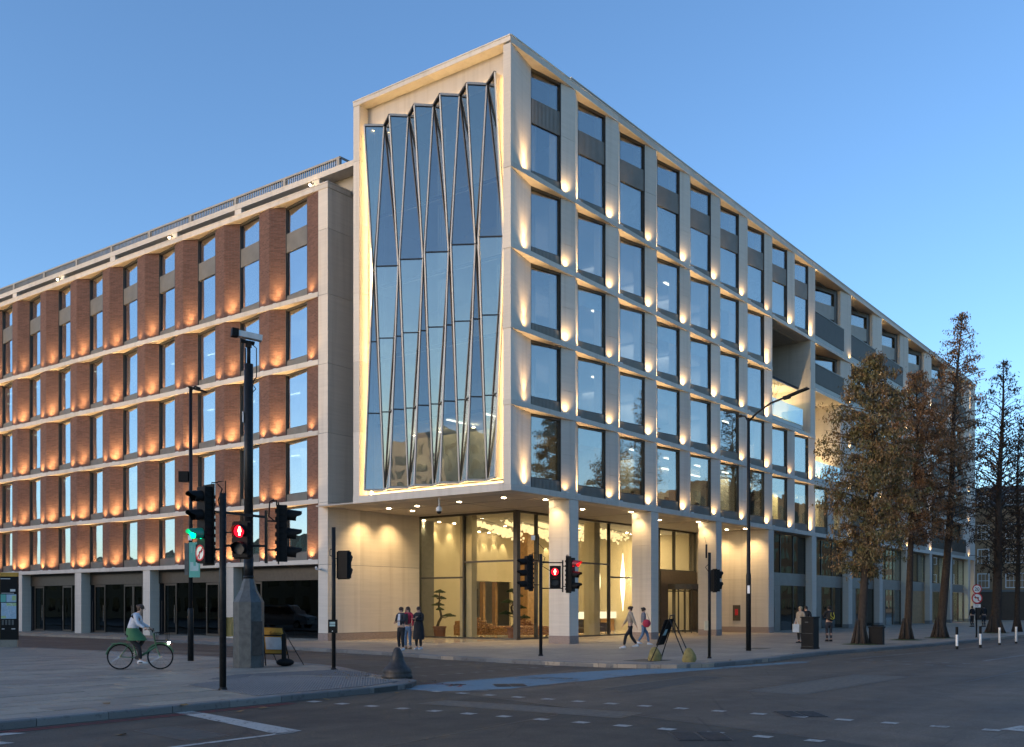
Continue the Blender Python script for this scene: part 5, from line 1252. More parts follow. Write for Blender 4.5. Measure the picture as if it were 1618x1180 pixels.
def vehicle_head(parent, loc, phi, lit=None, sign=False, h=None):
    H = 1.17 + (.40 if sign else 0); m = MB()
    m.box(-.15, .15, -.12, .10, 0, H); m.box(-.21, .21, -.012 + .06, .012 + .06, -.05, H + .06); [m.box(-.155, .155, .10, .125, .05 + k * .16, .12 + k * .16) for k in range(int(H / .16))]
    [m.box(s * .155 - .012, s * .155 + .012, -.08, .06, .06 + k * .13, .12 + k * .13) for k in range(int(H / .13)) for s in (-1, 1)]
    m.tube([(.05, .1, H), (.05, .1, H + .1), (.12, .2, H + .1)], .014, 6)
    hd = m.build('signal_head', 'black_plastic', parent); hd.location = loc; hd.rotation_euler = (0, 0, R(phi))
    zb = .40 if sign else 0
    for k, c in enumerate(('green', 'amber', 'red')):
        z = zb + .2 + .385 * k; on = lit == c; disc(hd, 'lens', (0, -.121, z), .10, ('signal_' + c) if on else 'lens_off', .004)
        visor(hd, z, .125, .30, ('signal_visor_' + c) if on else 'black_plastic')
        if on:
            l_ = bpy.data.lights.new('signal_glow', 'POINT'); l_.energy = 2.5; l_.color = (0, 1, .5) if c == 'green' else (1, .02, .02); l_.shadow_soft_size = .05; lo = bpy.data.objects.new('signal_glow', l_); COL.objects.link(lo); lo.parent = hd; lo.location = (0, -.2, z)
    if sign:
        m = MB(); m.box(-.18, .18, -.135, -.12, .02, .39); m.build('sign_plate', 'black_plastic', hd)
        disc(hd, 'sign_face', (0, -.136, .205), .165, 'sign_white', .004); disc(hd, 'sign_ring', (0, -.141, .205), .168, 'sign_red', .004, 28, .135)
        m = MB(); m.bar((-.03, -.142, .09), (-.03, -.142, .22), .028, .004, up=(0, 1, 0)); m.bar((-.03, -.142, .22), (.05, -.142, .25), .028, .004, up=(0, 1, 0)); m.add([(.04, -.143, .29), (.04, -.143, .205), (.11, -.143, .255)], [(0, 1, 2)]); m.build('arrow', 'sign_black', hd)
        m = MB(); m.bar((-.10, -.146, .11), (.10, -.146, .30), .026, .004, up=(0, 1, 0)); m.build('slash', 'sign_red', hd)
    return hd
def ped_head(parent, loc, phi, lit=True, n=2):
    m = MB(); H = .72; m.box(-.17, .17, -.10, .10, 0, H); m.box(-.19, .19, .0, .02, -.03, H + .03)
    [m.box(s * .175 - .01, s * .175 + .01, -.08, .06, .05 + k * .13, .11 + k * .13) for k in range(5) for s in (-1, 1)]
    hd = m.build('pedestrian_signal', 'black_plastic', parent); hd.location = loc; hd.rotation_euler = (0, 0, R(phi))
    disc(hd, 'lens', (0, -.101, .54), .13, 'signal_red_dim' if lit else 'lens_off', .004); disc(hd, 'lens', (0, -.101, .19), .13, 'lens_off', .004)
    for z in (.54, .19): visor(hd, z, .145, .14, 'black_plastic', -.10)
    if lit:
        m = MB(); y = -.108; m.ball((0, y, .615), .018, 8, 6, (1, .3, 1)); m.add([(-.03, y, .59), (.03, y, .59), (.036, y, .52), (.02, y, .515), (.018, y, .45), (-.018, y, .45), (-.02, y, .515), (-.036, y, .52)], [(0, 1, 2, 3, 4, 5, 6, 7)]); m.build('red_figure', 'signal_figure', hd)
        l_ = bpy.data.lights.new('signal_glow', 'POINT'); l_.energy = 1.2; l_.color = (1, .02, .02); l_.shadow_soft_size = .05; lo = bpy.data.objects.new('signal_glow', l_); COL.objects.link(lo); lo.parent = hd; lo.location = (0, -.18, .54)
    return hd
emit('signal_red_dim', (1, .01, .03), .9)
def pole(parent, r, h, base=True, mat='black_paint', x=0, y=0):
    m = MB(); m.smooth = True; m.tube([(x, y, -.02), (x, y, h)], r, 12)
    if base: m.lathe([(r + .03, 0), (r + .012, .05), (r, .06)], (x, y, 0), 12)
    return m.build('pole', mat, parent)
# signal cluster on the island
S = empty('traffic_signal', (-20.22, -7.86, 0), 'near traffic signal pole with green arrowed left head and red man, at the kerb', 'traffic light', 'traffic signals at the junction', RV)
pole(S, .07, 4.06)
vehicle_head(S, (-.36, .05, 2.62), -42, 'green', True); vehicle_head(S, (1.15, .25, 2.66), 102, None); ped_head(S, (.40, -.02, 2.73), -12)
m = MB(); m.bar((.05, 0, 3.66), (.85, .18, 3.58), .05, .05); m.bar((.05, 0, 2.98), (.85, .18, 2.98), .045, .045); m.bar((.85, .18, 2.62), (.85, .18, 3.72), .07, .05); m.bar((-.3, .05, 3.7), (0, 0, 3.66), .04, .04); m.bar((-.3, .05, 2.9), (0, 0, 2.9), .04, .04); m.bar((.88, .18, 3.5), (1.1, .24, 3.5), .03, .03); m.bar((.88, .18, 2.9), (1.1, .24, 2.9), .03, .03); m.bar((.06, 0, 3.25), (.24, 0, 3.25), .03, .03)
m.build('bracket', 'black_paint', S)
m = MB(); m.tube([(-.12, .05, 4.25), (-.02, .02, 4.15), (-.10, 0, 3.9), (.0, 0, 3.62)], .014, 6); m.tube([(1.0, .22, 3.95), (.92, .2, 3.9), (.9, .2, 3.6), (1.02, .2, 3.5)], .014, 6); m.tube([(-.12, .05, 4.3), (.04, .05, 4.32), (.04, .05, 3.8)], .012, 6); m.build('cable', 'black_plastic', S)
m = MB(); m.box(-.085, .15, .04, .24, 1.10, 1.50); [m.box(-.087, .153, .035, .243, 1.14 + k * .05, 1.16 + k * .05) for k in range(7)]; m.build('push_button_box', 'yellow_box', S)
# pole with push button by the kerb corner
S = empty('traffic_signal', (-14.37, -4.86, 0), 'short black pole with push-button box, signal head seen from behind', 'traffic light', 'traffic signals at the junction', RV)
pole(S, .055, 3.86); ped_head(S, (.27, .05, 2.48), 155, False)
m = MB(); m.tube([(.02, 0, 3.3), (-.1, 0, 3.25), (-.1, 0, 3.1), (.1, 0, 3.0)], .012, 6); m.build('cable', 'black_plastic', S)
m = MB(); m.box(-.115, .115, -.2, -.05, 1.0, 1.36); m.build('push_button_box', 'black_plastic', S); m = MB(); m.box(-.075, .075, -.206, -.2, 1.18, 1.23); m.box(-.075, .075, -.206, -.2, 1.245, 1.30); m.build('display_plate', 'teal_light', S); disc(S, 'button_lamp', (0, -.2, 1.05), .014, 'sign_white')
# central far signal
S = empty('traffic_signal', (-4.91, -5.02, 0), 'far traffic signal in front of the lobby column with two heads and red man', 'traffic light', 'traffic signals at the junction', RV)
pole(S, .06, 3.52); vehicle_head(S, (-.40, .05, 2.28), -72); vehicle_head(S, (1.02, .1, 2.22), 62, 'red'); ped_head(S, (.50, -.02, 2.36), -8)
m = MB(); m.bar((0, 0, 3.22), (.76, .05, 3.22), .04, .04); m.bar((0, 0, 2.33), (.76, .05, 2.33), .04, .04); m.bar((.76, .05, 2.2), (.76, .05, 3.3), .06, .05); m.bar((.78, .05, 3.1), (.95, .08, 3.1), .03, .03); m.bar((.78, .05, 2.4), (.95, .08, 2.4), .03, .03); m.bar((-.3, .05, 3.3), (0, 0, 3.3), .03, .03); m.bar((-.3, .05, 2.45), (0, 0, 2.45), .03, .03); m.tube([(-.08, 0, 3.3), (-.08, 0, 4.2), (-.2, 0, 4.2)], .018, 6); m.build('bracket', 'black_paint', S)
m = MB(); m.box(-.33, -.2, -.08, .1, 4.0, 4.15); m.build('detector_camera', 'white_plastic', S); m = MB(); m.tube([(.0, 0, 3.5), (.15, 0, 3.4), (.05, 0, 3.1), (.3, 0, 2.95), (.42, 0, 2.95)], .012, 6); m.tube([(-.1, 0, 3.9), (.1, 0, 3.7), (.08, 0, 3.5)], .008, 5); m.build('cable', 'black_plastic', S)
# right signal
S = empty('traffic_signal', (-2.9, -10.4, 0), 'rightmost signal pole with small aerial and one sideways head', 'traffic light', 'traffic signals at the junction', RV)
pole(S, .05, 3.48); ped_head(S, (.2, .05, 2.2), 100, False)
m = MB(); m.tube([(-.1, 0, 3.3), (-.1, 0, 3.75)], .03, 6); m.tube([(-.1, 0, 3.75), (-.16, 0, 4.0)], .006, 4); m.tube([(-.03, 0, 3.1), (-.13, 0, 3.0), (-.03, 0, 2.85)], .012, 6); m.build('aerial', 'black_paint', S); m = MB(); m.box(-.16, -.05, -.05, .12, .92, 1.23); m.build('push_button_box', 'cream_box', S)
# camera mast
S = empty('camera_mast', (-15.05, -2.12, 0), 'tall dark camera mast on a thick octagonal base', 'mast', None, RV)
m = MB(); m.lathe([(.43, -.02), (.43, 1.84), (.25, 2.16), (.145, 2.5), (.135, 2.55)], (0, 0, 0), 8, ang=.5); m.build('base', 'grey_steel', S); m = MB(); m.box(.03, .32, -.425, -.405, .35, 1.3); m.box(.05, .07, -.432, -.42, 1.2, 1.25); o = m.build('access_door', 'iron', S); o.rotation_euler = (0, 0, R(22))
m = MB(); m.smooth = True; m.tube([(0, 0, 2.5), (0, 0, 2.58)], .15, 14); m.tube([(0, 0, 2.5), (0, 0, 3.1)], .135, 14); m.tube([(0, 0, 3.1), (0, 0, 8.55)], .125, 14); m.tube([(0, 0, 8.55), (0, 0, 9.1)], .055, 8); m.tube([(-.09, 0, 8.4), (-.09, 0, 9.0)], .02, 6); m.build('pole', 'black_paint', S); m = MB(); m.tube([(.1, 0, 9.1), (.22, 0, 9.0), (.22, 0, 8.2), (.1, 0, 8.0), (.2, 0, 7.85), (.1, 0, 7.75)], .015, 6); m.build('cable', 'black_plastic', S); m = MB(); m.box(-.155, -.12, -.1, .1, 6.9, 7.2); m.build('label_plate', 'white_plastic', S)
m = MB(); a_, b_ = Vector((-.32, -.18, 9.38)), Vector((.34, .12, 9.30)); m.bar(a_, b_, .22, .16); m.build('housing', 'white_plastic', S); m = MB(); m.bar(a_ - Vector((.10, .05, -.01)), a_ + Vector((.06, .03, 0)), .25, .22); m.bar((-.2, -.1, 9.18), (.15, .05, 9.15), .1, .08); m.box(-.07, .07, -.07, .07, 9.02, 9.2); m.build('mount', 'black_plastic', S)
# banner lamp post
S = empty('street_lamp', (-14.1, 1.94, 0), 'slim black lamp post with teal banner left of the near signals', 'street lamp', None, RV)
m = MB(); m.smooth = True; m.tube([(0, 0, -.02), (0, 0, 1.6), (0, 0, 1.66)], [.095, .09, .07], 12); m.tube([(0, 0, 1.6), (0, 0, 4.5), (0, 0, 8.6)], [.065, .06, .05], 12); m.tube([(0, 0, 8.5), (.15, 0, 8.62), (.3, 0, 8.55)], .035, 8); m.build('pole', 'black_paint', S)
m = MB(); m.bar((-.05, 0, 8.6), (.5, 0, 8.44), .14, .06); m.build('luminaire', 'black_plastic', S); m = MB(); m.box(-.36, -.06, -.08, .08, 5.62, 5.95); m.build('control_box', 'black_plastic', S); m = MB(); m.box(-.06, .06, -.08, -.062, 3.78, 3.95); m.build('sticker', 'sign_white', S)
bn = empty('banner', (0, 0, 0), parent=S); bn.rotation_euler = (0, 0, R(20))
m = MB(); m.box(-.02, .32, -.10, -.08, 2.62, 3.72); m.build('banner_panel', 'teal', S); m = MB(); m.box(-.02 + .04, .12, -.104, -.10, 2.82, 3.1); m.box(.12, .2, -.104, -.10, 2.82, 2.98); m.box(.2, .28, -.104, -.10, 2.82, 3.12); m.build('skyline_print', 'teal_light', S)
for k, L_ in enumerate((.28, .38)): text_on('GREEN' if k == 0 else 'WAY', .075, 'teal_light', S, (.06 + .10 * k, -.102, 3.5), (R(90), R(90), 0), .001)
m = MB(); m.box(-.20, -.03, .02, .06, 2.7, 3.7); m.box(-.2, -.03, .015, .065, 3.15, 3.17); m.build('banner_back', 'grey_steel', S)
bpy.data.objects.remove(bn)
# tall lamp at right
S = empty('street_lamp', (3.03, -9.16, 0), 'tall black twin-arm street lamp standing before the right limestone facade', 'street lamp', None, 0)
m = MB(); m.smooth = True; m.tube([(0, 0, -.02), (0, 0, 2.9), (0, 0, 3.0), (0, 0, 6), (0, 0, 8.95)], [.10, .095, .075, .065, .055], 12); m.tube([(0, 0, 8.8), (0, -.35, 9.1), (0, -.9, 9.4), (0, -1.5, 9.55)], .04, 8); m.tube([(0, 0, 8.8), (0, .14, 9.02), (0, .3, 9.05)], .035, 8); m.build('pole', 'black_paint', S)
m = MB(); m.bar((0, -1.4, 9.52), (0, -1.65, 9.56), .16, .12); m.bar((0, -1.6, 9.58), (0, -2.35, 9.78), .24, .06); m.build('luminaire', 'black_plastic', S); m = MB(); m.box(-.08, -.06, -.08, .02, 2.2, 2.5); o = m.build('sticker', 'sign_white', S); o.location = (-.035, -.02, 0); m = MB(); m.box(-.04, .04, .28, .42, 9.0, 9.1); m.build('end_cap', 'black_plastic', S)
# bell bollard
S = empty('bell_bollard', (-15.55, -8.35, 0), 'squat dark iron bell bollard on the island corner', 'bollard')
m = MB(); m.smooth = True; m.lathe([(.36, -.02), (.365, .06), (.34, .10), (.35, .14), (.345, .2), (.29, .26), (.22, .33), (.17, .42), (.145, .5), (.15, .52), (.14, .54), (.12, .60), (.085, .69), (.05, .73), (.0, .74)], (0, 0, 0), 24); m.build('body', 'iron', S)
# black cabinet
S = empty('utility_cabinet', (6.05, -10.45, 0), 'black square utility cabinet on the pavement near the tall lamp', 'cabinet'); m = MB(); m.box(-.3, .3, -.25, .25, .02, 1.24); m.box(-.33, .33, -.28, .28, 1.24, 1.29); m.box(-.32, .32, -.27, .27, -.02, .06); m.build('body', 'black_plastic', S); m = MB(); m.box(-.308, -.302, -.22, .22, .62, .63); m.box(-.308, -.302, -.22, .22, .1, .11); m.box(-.315, -.302, -.03, .09, 1.05, 1.09); m.build('door_seam', 'grey_steel', S)
# litter bin
S = empty('litter_bin', (12.3, -11.2, 0), 'black two-part litter bin behind the nearest redwood trunk', 'bin'); m = MB(); m.box(-.3, .0, -.3, .3, 0, .78); m.box(-.34, .05, -.33, .33, .74, .80); m.build('body', 'black_plastic', S); m = MB(); m.box(.05, .9, .0, .3, .3, .85); m.build('bench_back', 'black_plastic', S)
# striped posts
for k, (x, y) in enumerate(((12.1, -14.56), (14.19, -15.04), (18.12, -15.04), (20.46, -15.32))):
    S = empty('striped_post', (x, y, RZ), ['nearest of the striped posts, left of its row', 'second striped post from the left in the road', 'third striped post, before the thin redwood', 'farthest striped post at the right edge'][k], 'bollard', 'black and white posts in the road')
    for q, (a, b, mt) in enumerate(((0, .14, 'sign_black'), (.14, .62, 'sign_white'), (.62, .95, 'sign_black')) if k < 2 else ((0, .10, 'sign_black'), (.10, .72, 'white_plastic'), (.72, .82, 'sign_white'))): m = MB(); m.smooth = False; m.tube([(0, 0, a), (0, 0, b)], .055, 12); m.build('band', mt, S)
# sign post
S = empty('sign_post', (25.35, -12.48, 0), 'pole with round 20 sign above a no-left-turn sign', 'road sign', None, RV); pole(S, .04, 2.9)
disc(S, 'speed_sign', (0, -.05, 2.62), .25, 'sign_white'); disc(S, 'speed_ring', (0, -.057, 2.62), .255, 'sign_red', .004, 28, .20); text_on('20', .27, 'sign_black', S, (0, -.06, 2.61), (R(90), 0, 0))
disc(S, 'turn_sign', (0, -.05, 2.12), .29, 'sign_white'); disc(S, 'turn_ring', (0, -.057, 2.12), .295, 'sign_red', .004, 28, .23); m = MB(); m.bar((.07, -.058, 1.98), (.07, -.058, 2.17), .05, .004, up=(0, 1, 0)); m.bar((.09, -.058, 2.16), (-.06, -.058, 2.16), .05, .004, up=(0, 1, 0)); m.add([(-.05, -.059, 2.23), (-.05, -.059, 2.09), (-.16, -.059, 2.16)], [(0, 1, 2)]); m.build('arrow', 'sign_black', S); m = MB(); m.bar((-.17, -.062, 2.29), (.17, -.062, 1.95), .04, .004, up=(0, 1, 0)); m.build('slash', 'sign_red', S)
m = MB(); m.box(-.2, .2, -.06, -.05, 1.62, 1.80); m.build('sub_plate', 'sign_white', S); text_on('Except', .07, 'sign_black', S, (0, -.062, 1.745), (R(90), 0, 0), .001); text_on('cycles', .07, 'sign_black', S, (0, -.062, 1.67), (R(90), 0, 0), .001)
# map totem
S = empty('map_totem', (-12.36, 17.01, 0), 'black street map totem with yellow top at the left edge', 'sign', None, RV + R(8))
m = MB(); m.box(-.36, .34, 0, .14, .3, 2.95); m.build('body', 'black_plastic', S); m = MB(); m.box(-.36, .34, -.002, .142, 2.95, 3.12); m.box(-.40, -.362, -.002, .142, .3, 3.12); m.build('top_band', 'yellow_paint', S); m = MB(); m.box(-.35, .33, .01, .13, -.02, .3); m.build('base', 'paving_grey', S)
text_on('i', .13, 'sign_black', S, (-.28, -.004, 3.035), (R(90), 0, 0), .001)
rr = random.Random(6); m = MB(); m.box(-.31, .29, -.006, 0, 1.18, 1.85); m.box(-.1, .29, -.006, 0, 1.88, 2.2); m.build('map_panel', 'map_blue', S)
m = MB(); m.box(-.1, .29, -.009, -.006, 1.72, 1.84); m.box(-.3, -.12, -.009, -.006, 1.2, 1.3); m.box(.12, .28, -.009, -.006, 1.95, 2.15); m.build('map_park', 'map_green', S); m = MB()
for k in range(26): a = Vector((rr.uniform(-.3, .28), -.0105, rr.uniform(1.2, 1.84))); an = rr.choice((.3, 1.8, .35, 1.9)); b = a + Vector((math.cos(an), 0, math.sin(an))) * rr.uniform(.08, .3); b.x = max(-.3, min(.28, b.x)); b.z = max(1.19, min(1.84, b.z)); m.bar(a, b, .008, .002, up=(0, 1, 0))
m.build('map_streets', 'map_road', S); m = MB(); m.box(-.33, -.12, -.004, 0, 1.88, 2.2); m.build('map_key', 'teal', S); m = MB(); [m.box(-.28 + k * .13, -.20 + k * .13, -.004, 0, .92, 1.13) for k in range(4)]; m.build('index_print', 'grey_steel', S)
m = MB(); m.box(-.33, .05, -.004, 0, 2.84, 2.87); m.box(0.05, .25, -.004, 0, 2.32, 2.42); m.box(-.3, .2, -.004, 0, 2.24, 2.26); m.box(-.28, -.18, -.004, 0, .74, .77); m.box(.1, .25, -.004, 0, .74, .77); m.build('text_print', 'white_plastic', S)
# controlled-zone sign
S = empty('parking_sign', (-12.75, 17.5, 0), 'white no-stopping plate with blue and red roundel on a pole above the totem', 'road sign', None, RV)
pole(S, .04, 3.9, x=-.28); m = MB(); m.box(-.30, .15, -.02, 0, 2.98, 3.85); m.build('plate', 'sign_white', S); disc(S, 'roundel', (-.10, -.021, 3.6), .17, 'sign_blue'); disc(S, 'roundel_ring', (-.10, -.028, 3.6), .18, 'sign_red', .003, 24, .145); m = MB(); m.bar((-.21, -.031, 3.71), (.01, -.031, 3.49), .03, .003, up=(0, 1, 0)); m.build('slash', 'sign_red', S)
m = MB(); m.box(-.27, .08, -.023, -.02, 3.26, 3.36); m.box(-.27, .12, -.023, -.02, 3.15, 3.2); m.build('text_print', 'sign_black', S); text_on('ZONE', .1, 'grey_steel', S, (-.08, -.022, 3.06), (R(90), 0, 0), .001)
# A-board with sandbags
S = empty('sandwich_board', (-5.3, -10.25, 0), 'black poster frame on thin splayed legs weighted with yellow sacks', 'sign', None, RV)
m = MB(); A = [(-.62, .05, 0), (-.25, .45, 0)]; B = [(.42, -.45, 0), (.62, -.25, 0)]; tp = [(-.04, -.12, 1.36), (.12, .1, 1.36)]
for a, t_ in zip(A, tp): m.tube([a, t_], .017, 6)
m.build('front_leg', 'black_paint', S); m = MB()
for b, t_ in zip(B, tp): m.tube([b, (t_[0], t_[1], 1.28)], .017, 6)
m.tube([B[0][:2] + (.25,), B[1][:2] + (.25,)], .014, 6); m.build('rear_leg', 'black_paint', S)
m = MB(); m.tube([tp[0], (tp[0][0], tp[0][1], 1.42), (tp[1][0], tp[1][1], 1.44), tp[1]], .018, 6); m.build('handle', 'black_paint', S)
q = [Vector((-.46, -.0, .50)), Vector((-.16, .38, .52)), Vector((.10, .10, 1.33)), Vector((-.22, -.22, 1.30))]; nn = (q[1] - q[0]).cross(q[3] - q[0]).normalized() * .02; m = MB(); m.add(q + [p + nn for p in q], [(0, 1, 2, 3), (7, 6, 5, 4), (0, 1, 5, 4), (1, 2, 6, 5), (2, 3, 7, 6), (3, 0, 4, 7)]); m.build('board', 'black_plastic', S)
ctr = sum(q, Vector()) / 4; u_ = (q[1] - q[0]).normalized(); v_ = (q[3] - q[0]).normalized(); m = MB()
for sgn in (1, -1):
    c_ = ctr + nn * (1.6 if sgn > 0 else -.6) - v_ * .02 + Vector((0, 0, 0)); m.add([c_ - u_ * .10 - v_ * .08, c_ + u_ * .08 - v_ * .08, c_ + u_ * .10 + v_ * .12, c_ - u_ * .04 + v_ * .12], [(0, 1, 2, 3)])
m.build('poster_print', 'teal_light', S)
for nm, (sx, sy), lb in (('sandbag', (-.47, .23), 'left yellow-green sandbag on the poster frame legs'), ('sandbag', (.50, -.38), 'right yellow-green sandbag on the poster frame legs')):
    w_ = Vector((-5.3, -10.25, 0)) + Matrix.Rotation(RV, 3, 'Z') @ Vector((sx, sy, 0)); s_ = empty('sandbag', tuple(w_), lb, 'sandbag', 'sandbags weighting the poster frame', RV)
    m = MB(); m.smooth = True; b = len(m.v); rr = random.Random(int(sx * 100)); n = 12
    prof = [(.19, .0), (.22, .08), (.20, .2), (.15, .32), (.10, .40), (.04, .44)]
    for (r_, z) in prof:
        for k in range(n): t_ = 2 * math.pi * k / n; w2 = 1 + .12 * math.sin(3 * t_ + z * 9); m.v.append((r_ * 1.0 * w2 * math.cos(t_), r_ * .55 * w2 * math.sin(t_), z))
    for i in range(len(prof) - 1):
        for k in range(n): m.f.append((i * n + k, i * n + (k + 1) % n, (i + 1) * n + (k + 1) % n, (i + 1) * n + k)); m.mi.append(0)
    m.f.append(tuple((len(prof) - 1) * n + k for k in range(n))); m.mi.append(0); m.build('sack', 'canvas_sack', s_)
# yellow works sign behind the mast
S = empty('sandwich_board', (-13.9, -2.5, 0), 'yellow and white folding notice board leaning behind the camera mast', 'sign', None, RV)
m = MB(); L0, R0, Lt, Rt = Vector((-.7, 0, 0)), Vector((.05, -.05, 0)), Vector((-.82, .15, 1.12)), Vector((-.22, .12, 1.1))
def lerpq(u, v): return L0.lerp(R0, u).lerp(Lt.lerp(Rt, u), v)
def quad3(u0, u1, v0, v1, mat, name, off=0, th=.02):
    m = MB(); q = [lerpq(u0, v0), lerpq(u1, v0), lerpq(u1, v1), lerpq(u0, v1)]; q = [p + Vector((0, -off, 0)) for p in q]; m.add(q + [p + Vector((0, th, 0)) for p in q], [(0, 1, 2, 3), (7, 6, 5, 4), (0, 1, 5, 4), (1, 2, 6, 5), (2, 3, 7, 6), (3, 0, 4, 7)]); return m.build(name, mat, S)
quad3(0, 1, .32, 1.0, 'yellow_paint', 'board'); quad3(.1, .82, .42, .74, 'white_plastic', 'notice', .022, .004); quad3(0, 1, .29, .32, 'sign_black', 'frame', .004, .03); quad3(.96, 1.0, 0, 1.0, 'sign_black', 'frame', .006, .03); quad3(0, 1, .985, 1.01, 'sign_black', 'frame', .006, .03); quad3(.0, .04, 0, 1.0, 'sign_black', 'frame', .006, .03); quad3(0, 1, .77, .80, 'sign_black', 'frame', .023, .004)
text_on('Safety', .14, 'sign_black', S, (-.42, .06, .93), (R(80), 0, 0), .002)
m = MB(); m.tube([(-.22, .12, 1.05), (.33, .4, 0)], .014, 6); m.tube([(-.8, .15, 1.05), (-.45, .5, 0)], .014, 6); m.tube([(.13, .3, .38), (-.55, .38, .38)], .01, 5); m.build('rear_leg', 'black_paint', S); m = MB(); m.box(-.17, -.05, -.25, -.15, 0, .92); m.build('post', 'black_plastic', S)
sb = empty('sandbag', (-14.0, -2.6, 0), 'black sandbag at the foot of the yellow notice board', 'sandbag', None, RV); m = MB(); m.smooth = True; m.ball((-.1, -.05, .11), .24, 14, 8, (1.1, .7, .48)); m.build('sack', 'black_plastic', sb)
# parked vehicles seen as reflections and at the far right
def car(x, y, rz, paint, label, van=False, z=RZ, red=False):
    c = empty('van' if van else 'parked_car', (x, y, z), label, 'van' if van else 'car', None, rz); L, W = (4.9, 1.9) if van else (4.4, 1.8)
    pr = [(-L / 2, .35), (-L / 2, 1.0), (-L / 2 + .15, 1.75), (-L / 2 + .5, 1.9), (.7, 1.9), (1.55, 1.15), (L / 2 - .1, .95), (L / 2, .6), (L / 2, .35)] if van else [(-L / 2, .35), (-L / 2, .9), (-L / 2 + .3, 1.0), (-L / 2 + .9, 1.4), (.3, 1.42), (1.1, .98), (L / 2 - .15, .82), (L / 2, .6), (L / 2, .35)]
    m = MB(); n = len(pr); vs = [(a, -W / 2 * (1 if b < 1.05 else .88), b) for a, b in pr] + [(a, W / 2 * (1 if b < 1.05 else .88), b) for a, b in pr]
    m.add(vs, [tuple(range(n - 1, -1, -1)), tuple(range(n, 2 * n))] + [(i, (i + 1) % n, n + (i + 1) % n, n + i) for i in range(n)]); m.build('body', paint, c)
    top = 1.84 if van else 1.38; xb, xf = (-1.9, .72) if van else (-L / 2 + .85, .35); xe_ = 1.45 if van else 1.0; lo = 1.2 if van else 1.0
    for s in (-1, 1): m = MB(); y_ = s * W / 2 * .945; m.add([(xb, y_ * 1.06, lo), (xe_ - .1, y_ * 1.06, lo), (xf - .02, y_ * .965, top - .08), (xb + .12, y_ * .965, top - .08)], [(0, 1, 2, 3)]); m.build('window', 'lens_off', c)
    m = MB(); m.add([(xe_ + .06, -W / 2 * .84, lo + .02), (xe_ + .06, W / 2 * .84, lo + .02), (xf + .08, W / 2 * .8, top - .02), (xf + .08, -W / 2 * .8, top - .02)], [(0, 1, 2, 3)]); m.build('windscreen', 'lens_off', c)
    for sx in (-L / 2 + .85, L / 2 - .85):
        for s in (-1, 1):
            m = MB(); m.tube([(sx, s * (W / 2 - .2), .33), (sx, s * (W / 2 + .015), .33)], .33, 18); w = m.build('wheel', 'rubber', c); m = MB(); m.tube([(sx, s * (W / 2 + .01), .33), (sx, s * (W / 2 + .025), .33)], .2, 12); m.build('rim', 'alu', w)
    for s in (-1, 1):
        m = MB(); m.box(L / 2 - .12, L / 2 - .01, s * .65 - .16, s * .65 + .16, .68, .82); m.build('headlight', 'chrome', c)
        m = MB(); m.box(-L / 2 - .012, -L / 2 + .05, s * .68 - .14, s * .68 + .14, .8, .98); m.build('tail_light', 'tail_red' if red else 'sign_red', c)
    m = MB(); m.box(L / 2 - .02, L / 2 + .012, -.26, .26, .48, .6); m.build('number_plate', 'sign_white', c)
car(-17.0, 37.0, R(250), 'car_white', 'white van in the side street left of view, mirrored in the shop glass', True)
car(44.5, -15.8, R(176), 'car_dark', 'dark car parked at the far right beyond the striped posts')

# ================================================================== PEOPLE
def skinobj(name, vs, es, rs, mat, parent, sub=1):
    me = bpy.data.meshes.new(name); me.from_pydata([tuple(v) for v in vs], es, []); me.materials.append(M[mat]); o = bpy.data.objects.new(name, me); COL.objects.link(o); o.parent = parent
    o.modifiers.new('skin', 'SKIN'); sv = me.skin_vertices
    if not sv:
        bm_ = __import__('bmesh').new(); bm_.from_mesh(me); bm_.verts.layers.skin.verify(); bm_.to_mesh(me); bm_.free(); sv = me.skin_vertices
    for i, r in enumerate(rs): sv[0].data[i].radius = r if isinstance(r, tuple) else (r, r)
    sv[0].data[0].use_root = True
    o.modifiers['skin'].use_smooth_shade = True
    s = o.modifiers.new('sub', 'SUBSURF'); s.levels = sub; s.render_levels = sub
    return o
class Sk:
    def __init__(s): s.v = []; s.e = []; s.r = []
    def a(s, p, r, par=None):
        s.v.append(Vector(p)); s.r.append(r)
        if par is not None: s.e.append((par, len(s.v) - 1))
        return len(s.v) - 1
